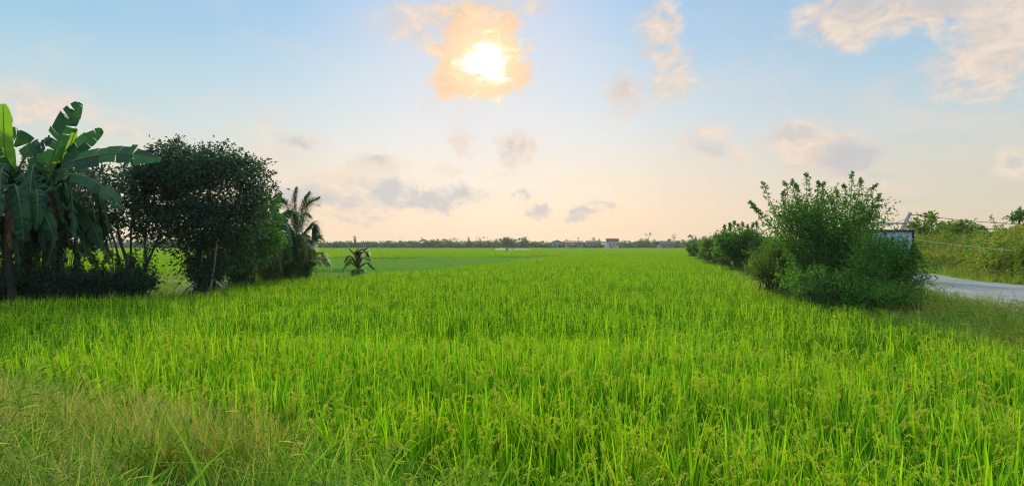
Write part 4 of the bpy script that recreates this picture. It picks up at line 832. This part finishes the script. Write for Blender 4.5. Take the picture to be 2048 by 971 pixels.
def far_tree(kind, v, x, y, sxy, sz, label=None, pale=False):
    tm, cm, cp = FT[(kind, v)]; root = bpy.data.objects.new(NMS[kind], None); C.objects.link(root); root.location = (x, y, float(gz(x, y))-.1); root.rotation_euler = (0, 0, r4.random()*6.3); root.scale = (sxy, sxy, sz)
    if label: tag(root, label, LAB[kind][1])
    else: tag(root, LAB[kind][0], LAB[kind][1], GRP[kind])
    for nm, me in (('trunk', tm), ('crown', cp if pale else cm)):
        c_ = bpy.data.objects.new(nm, me); C.objects.link(c_); c_.parent = root
    return root
env = np.array([(-700, 478), (0, 480), (300, 480), (560, 479), (640, 483), (700, 484), (760, 483), (850, 480), (905, 478), (940, 481), (985, 481), (1005, 476), (1015, 473), (1030, 478), (1047, 475), (1062, 482), (1095, 483), (1130, 485), (1205, 485), (1245, 481), (1300, 480), (1360, 479), (1400, 475), (1440, 474), (1800, 478), (2400, 478)])
xp = -120
while xp < 2150:
    Yt = YF+r4.uniform(-4, 28); tk = r4.choice(['round', 'tall', 'airy', 'palm'], p=[.66, .1, .1, .14]); yt = np.interp(xp, env[:, 0], env[:, 1])+r4.normal(-1.2, 1.5)
    low = 1095 < xp < 1245
    if low: Yt = YF+r4.uniform(30, 50); yt = 482+r4.normal(0, 1.5)
    H = max(EYE+(HOR-yt)/F*Yt, 2.5); hh0 = {'round': 4.9, 'tall': 6.3, 'airy': 6.3, 'palm': 5.}[tk]
    far_tree(tk, int(r4.integers({'round': 6, 'tall': 2, 'airy': 2, 'palm': 3}[tk])), (xp-1024)/F*Yt, Yt, r4.uniform(.8, 1.25), H/hh0, pale=r4.random() < .15)
    xp += r4.uniform(5, 9.5)
for (kind, v, xx, yt, s_, lab) in (('tall', 0, 710, 472, .75, 'tall slim tree standing alone above the left part of the distant tree line'), ('airy', 0, 846, 475, .8, 'wind-bent tree with a flag-shaped top in the distant tree line'), ('tall', 1, 937, 474, .6, 'thin pointed conifer-like tree in the distant tree line'),
                                   ('airy', 1, 961, 472, 1.3, 'pale leafless-looking spreading tree above the small grey far roofs'), ('round', 1, 1014, 471.5, 1.5, 'highest rounded tree of the dark clump behind the crop sprayer'), ('round', 2, 1046, 474.5, 1.3, 'second rounded tree just right of the highest far clump'),
                                   ('airy', 0, 1296, 465, 1.0, 'tall sparse tree with tufted top right of the red-roofed house'), ('airy', 1, 1347, 468, 1., 'leafy ragged tree just above the far grey barn'), ('palm', 2, 1382, 468, 1.1, 'far palm with a dense dark head right of the grey barn'),
                                   ('tall', 1, 1391, 472, .5, 'small pointed tree beside the far palm right of the barn'), ('airy', 0, 1156, 474, .6, 'sparse tree rising behind the long pale warehouse'), ('round', 3, 1133, 476, .9, 'round tree between grey gabled house and long pale warehouse'), ('tall', 0, 1187, 475, .9, 'dark tree behind the grey metal-roofed shed'), ('tall', 1, 1199, 477, .7, 'slim dark tree left of the red-roofed house')):
    Yt = YF-2 if not (1100 < xx < 1200) else YF+22; hh0 = {'round': 4.9, 'tall': 6.3, 'airy': 6.3, 'palm': 5.}[kind]; H = EYE+(HOR-yt)/F*Yt
    far_tree(kind, v, (xx-1024)/F*Yt, Yt, s_, H/hh0, lab)
# hedge and low growth before the trees
hs = []
for k in range(3):
    mb = MB(); r3 = np.random.default_rng(300+k); c_ = ell_pts(r3, [(0, 0, .8, 2., 1., .8)], 34, .4); foliage(r3, mb, c_, 8, .5, .4, .25); hs.append(mb)
COL_H = source(hs, [M['far']], 'hedge_clump'); n = 2200
x = rg.uniform(-330, 320, n); y = YF-6+rg.uniform(0, 34, n)-.0*x; h_ = rg.uniform(1., 2.6, n)
k = ~((x > 18) & (x < 68) & (y > 398) & (h_ > 1.)); x = x[k]; y = y[k]; h_ = h_[k]; n = len(x)
scatter('far_undergrowth', np.stack([x, y, gz(x, y)-.1], -1), np.stack([x*0, x*0, rg.random(n)*6.3], -1), np.stack([h_, h_, h_], -1), rg.integers(0, 3, n), COL_H, 'low hedge-like growth along the foot of the distant trees', 'undergrowth')
hs = []
for k in range(3):
    mb = MB(); r3 = np.random.default_rng(310+k)
    for q in range(9):
        a = r3.random()*6.3; d = np.array([math.cos(a)*r3.uniform(.3, 1), math.sin(a), r3.uniform(.4, 1.6)]); mb.leaves(np.array([[0, 0, .9+r3.random()*.5]]), d[None], 1.5, .5, r3)
    hs.append(mb)
COL_H2 = source(hs, [M['far_pale']], 'far_banana'); n = 190; x = np.where(rg.random(n) < .55, rg.uniform(60, 112, n), rg.uniform(-240, 60, n)); y = YF-8+rg.uniform(-2, 4, n); h_ = rg.uniform(.7, 1.3, n)
scatter('far_banana_thicket', np.stack([x, y, gz(x, y)], -1), np.stack([x*0, x*0, rg.random(n)*6.3], -1), np.stack([h_, h_, h_], -1), rg.integers(0, 3, n), COL_H2, 'pale yellow-green broad-leaved growth before the distant trees', 'undergrowth')
# houses
def house(x0p, x1p, ye, yr, Yh, dep, wallc, roofc, label, name='farm_house', gable=False, yb=494, windows=2, over=.5, cat='house', door=True):
    """x0p..x1p photo extent of the wall, ye eave line, yr ridge line"""
    a = px(x0p, ye, Yh); b = px(x1p, ye, Yh); zr_ = px(0, yr, Yh)[2]; x0, x1, ze = a[0], b[0], a[2]; z0 = float(gz(x0, Yh))
    root = empty(name, ((x0+x1)/2, Yh+dep/2, z0), label, cat); wm_ = mat('wall_paint', wallc, .8, tuple(c*.8 for c in wallc), 1.2); rm_ = mat('roof_sheet', tuple(c*.55 for c in roofc), .9, tuple(c*.45 for c in roofc), 1.5, spec=.1)
    mb = MB(); mb.box((x0, Yh, z0), (x1, Yh+dep, ze))
    if gable:
        xm = (x0+x1)/2; mb.add([(x0, Yh, ze), (x1, Yh, ze), (xm, Yh, zr_-.12), (x0, Yh+dep, ze), (x1, Yh+dep, ze), (xm, Yh+dep, zr_-.12)], [(0, 1, 2), (5, 4, 3)])
    w = mb.build('wall', wm_, root); mb = MB(); th = .12
    if gable:
        for s_ in (0, 1):
            xe = (x0-over) if s_ == 0 else (x1+over); zz = ze-(zr_-ze)*over/((x1-x0)/2); xm = (x0+x1)/2
            mb.add([(xe, Yh-over, zz), (xm, Yh-over, zr_), (xm, Yh+dep+over, zr_), (xe, Yh+dep+over, zz), (xe, Yh-over, zz+th), (xm, Yh-over, zr_+th), (xm, Yh+dep+over, zr_+th), (xe, Yh+dep+over, zz+th)], [(0, 1, 2, 3), (7, 6, 5, 4), (0, 4, 5, 1), (1, 5, 6, 2), (2, 6, 7, 3), (3, 7, 4, 0)])
    else:
        ym = Yh+dep/2
        for s_ in (0, 1):
            ye_ = (Yh-over) if s_ == 0 else (Yh+dep+over); zz = ze+.05
            mb.add([(x0-over, ye_, zz), (x1+over, ye_, zz), (x1+over, ym, zr_), (x0-over, ym, zr_), (x0-over, ye_, zz+th), (x1+over, ye_, zz+th), (x1+over, ym, zr_+th), (x0-over, ym, zr_+th)], [(0, 1, 2, 3), (7, 6, 5, 4), (0, 4, 5, 1), (1, 5, 6, 2), (2, 6, 7, 3), (3, 7, 4, 0)])
        for xx in (x0, x1): mb.add([(xx, Yh, ze), (xx, Yh+dep, ze), (xx, ym, zr_-.05)], [(0, 1, 2)])
    mb.build('roof', rm_, root); gl = mat('window_glass', (.05, .06, .07), .2)
    for k in range(windows):
        xc = x0+(x1-x0)*(k+.5)/windows+.2; zc = z0+(ze-z0)*.6; fm = MB(); fm.box((xc-.6, Yh-.06, zc-.55), (xc+.6, Yh-.003, zc+.55)); f_ = fm.build('window', wm_, root)
        gm = MB(); gm.box((xc-.5, Yh-.09, zc-.45), (xc+.5, Yh-.063, zc+.45)); gm.build('pane', gl, f_).location = (0, 0, 0)
    if door:
        mb = MB(); xc = x0+(x1-x0)*.3; mb.box((xc-.5, Yh-.08, z0), (xc+.5, Yh-.004, z0+2.)); mb.build('door', mat('door_wood', (.12, .08, .06), .7), root)
    return root, (x0, x1, z0, ze, zr_)
house(1104, 1125, 484, 479.8, 395, 9, (.35, .36, .42), (.38, .4, .46), 'blue-grey gabled farm house at the left end of the far buildings', gable=True)
r_, g_ = house(1130, 1166, 485, 481.3, 392, 9, (.38, .4, .42), (.95, .5, .25), 'long pale warehouse with metal roof coloured orange for low sunlight', 'warehouse', windows=3, cat='warehouse')  # orange of the low sun is put into the roof colour
mb = MB(); p = px(1146, 489, 390.6); mb.box((p[0]-1.6, 390.2, p[2]-.1), (p[0]+1.6, 391.9, p[2]+.12)); mb.build('awning', mat('white_sheet', (.75, .72, .6), .6), r_)
r_, g_ = house(1175, 1190, 484, 480.6, 394, 8, (.3, .33, .32), (.5, .48, .44), 'small shed with pale grey metal roof and green front right of the warehouse', 'shed', windows=1, cat='shed')
mb = MB(); mb.box((g_[0], 393.0, g_[2]+1.4), (g_[1], 393.9, g_[2]+2.2)); mb.build('awning', mat('green_sheet', (.05, .32, .2), .6), r_)
house(1191, 1198, 482.5, 480.5, 396, 6, (.6, .5, .5), (.5, .4, .38), 'tiny pinkish white hut between the grey shed and the red-roofed house', 'hut', windows=1, cat='hut', over=.25)
r_, g_ = house(1216, 1237, 481.6, 476.8, 390, 8, (.5, .54, .56), (.36, .08, .05), 'white two-level house with a dark red tiled roof', windows=3)
mb = MB(); mb.box((g_[0]-1.8, 391, g_[2]), (g_[0]-.01, 396, g_[3]-.5)); mb.build('side_wing', mat('white_wall', (.7, .76, .76), .8), r_)
mb = MB(); a0 = g_[0]-2.1; mb.add([(a0, 390.5, g_[3]-.5), (g_[0]-.01, 390.5, g_[3]+.5), (g_[0]-.01, 396.5, g_[3]+.5), (a0, 396.5, g_[3]-.5), (a0, 390.5, g_[3]-.38), (g_[0]-.01, 390.5, g_[3]+.62), (g_[0]-.01, 396.5, g_[3]+.62), (a0, 396.5, g_[3]-.38)], [(0, 1, 2, 3), (7, 6, 5, 4), (0, 4, 5, 1), (1, 5, 6, 2), (2, 6, 7, 3), (3, 7, 4, 0)]); mb.build('wing_roof', mat('red_tile', (.42, .1, .06), .7), r_)
r_, g_ = house(1321, 1347, 488.5, 482.5, 372, 9, (.27, .3, .33), (.2, .21, .25), 'long low barn with dark grey roof and a red cloth on its wall', 'barn', windows=2, cat='barn')
mb = MB(); p = px(1331, 491.3, 371.8); mb.box((p[0]-.75, 371.7, p[2]-.45), (p[0]+.75, 371.76, p[2]+.45)); tag(mb.build('hanging_cloth', mat('red_cloth2', (.6, .12, .06), .8)), 'red cloth hanging on the wall of the long grey barn', 'cloth')
for (a, b, ye, yr, wc, rc, lab, gb) in ((671, 681, 488.6, 486.8, (.5, .5, .48), (.55, .52, .5), 'tiny pale-roofed far hut nearest the left grove', False), (879, 891, 488.2, 484.6, (.34, .34, .38), (.42, .4, .44), 'small grey gabled far hut left of the teal-roofed one', True), (922, 934, 487.6, 485.6, (.35, .38, .36), (.25, .5, .48), 'small far hut with a teal metal roof', False),
                                     (950, 963, 487.4, 485.4, (.36, .36, .4), (.4, .4, .45), 'small far hut with blue-grey roof under the pale spreading tree', False), (966, 975, 487.6, 485.2, (.5, .42, .44), (.5, .4, .42), 'small pinkish far hut right of the pale spreading tree', False)):
    house(a, b, ye, yr, 398, 6, wc, rc, lab, 'far_hut', gb, windows=1, cat='hut', over=.3)
mb = MB(); p = px(975, 484, 397); b_ = (p[0], 397, float(gz(p[0], 397))); root = empty('antenna_mast', b_, 'thin antenna mast rising beside the small pinkish far hut', 'mast'); mb.tube([b_, (p[0], 397, px(0, 474, 397)[2])], [.09, .05], 6); mb.build('pole', steel, root)
mb = MB(); zt_ = px(0, 474, 397)[2]
for k in range(3): mb.tube([(p[0]-.5+.1*k, 397, zt_-.3*k-.1), (p[0]+.5-.1*k, 397, zt_-.3*k-.1)], .04, 4)
mb.build('antenna', steel, root)

# ================================================================== person spraying
YPn = 193; bx_ = px(1014.3, 0, YPn)[0]; gz_ = float(gz(bx_, YPn))
def skin(name, verts, edges, radii, matl, parent, loc, sub=2):
    me = bpy.data.meshes.new(name); me.from_pydata(verts, edges, []); o = bpy.data.objects.new(name, me); C.objects.link(o); me.materials.append(matl)
    md = o.modifiers.new('skin', 'SKIN'); md.use_smooth_shade = True
    for i_, r_2 in enumerate(radii): me.skin_vertices[0].data[i_].radius = (r_2, r_2*.85) if not isinstance(r_2, tuple) else r_2
    me.skin_vertices[0].data[0].use_root = True
    o.modifiers.new('sub', 'SUBSURF').render_levels = sub; o.parent = parent; o.location = loc; return o
person = empty('person', (bx_, YPn, gz_), 'person wading in the far rice in dark clothes and a hat, spraying the crop', 'person')
sv = [(0, 0, .92), (0, 0, 1.15), (.02, 0, 1.38), (.03, 0, 1.48), (.05, 0, 1.58), (.06, 0, 1.68),
      (.1, -.02, .88), (.14, -.05, .5), (.13, .02, .08), (.2, -.08, .03), (-.1, .02, .88), (-.16, .08, .5), (-.14, .14, .08), (-.06, .06, .03),
      (.2, 0, 1.38), (.34, -.05, 1.15), (.55, -.12, 1.1), (.62, -.13, 1.1), (-.16, 0, 1.37), (-.26, -.06, 1.12), (-.08, -.2, 1.05), (-.02, -.22, 1.05)]
ed = [(0, 1), (1, 2), (2, 3), (3, 4), (4, 5), (0, 6), (6, 7), (7, 8), (8, 9), (0, 10), (10, 11), (11, 12), (12, 13), (2, 14), (14, 15), (15, 16), (16, 17), (2, 18), (18, 19), (19, 20), (20, 21)]
skm = mat('skin', (.3, .18, .12), .6); clo = mat('dark_clothes', (.05, .055, .07), .85, (.08, .07, .07), 10)
skin('body', sv, ed, [.14, .13, .15, .06, .085, .07, .09, .06, .04, .035, .09, .06, .04, .035, .06, .045, .035, .03, .06, .045, .035, .03], skm, person, (0, 0, 0))
skin('shirt', [sv[0], sv[1], sv[2], sv[14], sv[15], (.46, -.09, 1.12), sv[18], sv[19], (-.14, -.16, 1.07)], [(0, 1), (1, 2), (2, 3), (3, 4), (4, 5), (2, 6), (6, 7), (7, 8)], [.165, .155, .175, .075, .062, .05, .075, .062, .05], clo, person, (0, 0, 0))
skin('trousers', [(0, 0, .95), sv[6], sv[7], (.13, .0, .2), sv[10], sv[11], (-.145, .12, .2)], [(0, 1), (1, 2), (2, 3), (0, 4), (4, 5), (5, 6)], [.155, .11, .08, .06, .11, .08, .06], clo, person, (0, 0, 0))
mb = MB(); mb.lathe((bx_+.055, YPn, gz_+1.66), [(.27, 0), (.15, .02), (.12, .1), (.06, .15), (.001, .16)], 16); mb.build('hat', mat('straw', (.3, .25, .15), .8), person)
ys0 = YPn+.02
root = empty('sprayer', (bx_-.02, ys0+.22, gz_+1.0), 'dark backpack sprayer carried by the person in the far rice', 'sprayer'); mb = MB(); mb.box((bx_-.2, ys0+.16, gz_+1.0), (bx_+.18, ys0+.36, gz_+1.42)); mb.box((bx_-.12, ys0+.18, gz_+1.42), (bx_+.1, ys0+.34, gz_+1.47)); mb.build('tank', mat('tank_plastic', (.1, .12, .3), .5), root)
mb = MB(); mb.tube([(bx_+.5, ys0-.1, gz_+1.1), (bx_+.95, ys0-.18, gz_+1.22), (bx_+1.3, ys0-.2, gz_+1.15)], [.018, .015, .02], 6); mb.build('lance', steel, root)
def mist(name, xs, ztop, zbot, hw, dens, label, Ym):
    n_ = len(xs); r3 = np.random.default_rng(int(abs(xs[0]*10))); V = []
    for i_, x_ in enumerate(xs):
        zc = (ztop[i_]+zbot)/2; hz = (ztop[i_]-zbot)/2
        for k in range(10):
            th_ = k/10*2*math.pi; V.append((x_+r3.normal(0, .08), Ym+math.cos(th_)*hw*(hz/.4+.2)*(1+r3.normal(0, .08)), zc+math.sin(th_)*hz*(1+r3.normal(0, .05))))
    mb = MB(); i = np.arange(n_-1)[:, None]*10; j = np.arange(10)[None]; j2 = (j+1) % 10
    mb.add(V, np.stack([i+j, i+j2, i+10+j2, i+10+j], -1).reshape(-1, 4)); mb.add(np.array(V[:10]), [list(range(10))[::-1]]); mb.add(np.array(V[-10:]), [list(range(10))])
    m = bpy.data.materials.new(name); m.use_nodes = True; t = m.node_tree; t.nodes.remove(t.nodes['Principled BSDF']); v = N(t, 'ShaderNodeVolumePrincipled'); v.inputs['Color'].default_value = (.95, .95, .85, 1); v.inputs['Density'].default_value = dens; v.inputs['Anisotropy'].default_value = .2
    t.links.new(v.outputs[0], t.nodes['Material Output'].inputs['Volume']); return tag(mb.build(name, m), label, 'mist', kind='stuff')
zc_ = .86
mist('spray_mist', [-5, -4.4, -3.8, -3.2, -2.7, -2.2, -1.7], [1.15, 1.45, 1.35, 1.6, 1.5, 1.55, 1.25], zc_, .8, .5, 'pale spray mist drifting left of the person in the rice', YPn+.8)
mist('spray_mist', [-1.2, -.9, -.5, -.1, .15], [1.45, 1.35, 1.25, 1.1, .95], zc_, .45, 2.2, 'dense white spray plume just right of the person', YPn+.3)
mist('spray_mist', [.6, 1.6, 2.6, 3.6, 4.6, 5.4], [1.35, 1.5, 1.45, 1.45, 1.35, 1.15], zc_, .9, .22, 'faint spray haze trailing far to the right of the person', YPn+1)

# ================================================================== haze
mb = MB(); mb.box((-2900, -420, -1.2), (2900, 3600, 10.5))
m = bpy.data.materials.new('haze'); m.use_nodes = True; t = m.node_tree; t.nodes.remove(t.nodes['Principled BSDF']); v = N(t, 'ShaderNodeVolumePrincipled'); v.inputs['Color'].default_value = (.93, .94, .95, 1); v.inputs['Density'].default_value = .0002; v.inputs['Anisotropy'].default_value = .3
t.links.new(v.outputs[0], t.nodes['Material Output'].inputs['Volume'])
o = mb.build('haze', m); tag(o, 'thin pale evening haze over the fields', 'haze', kind='stuff')
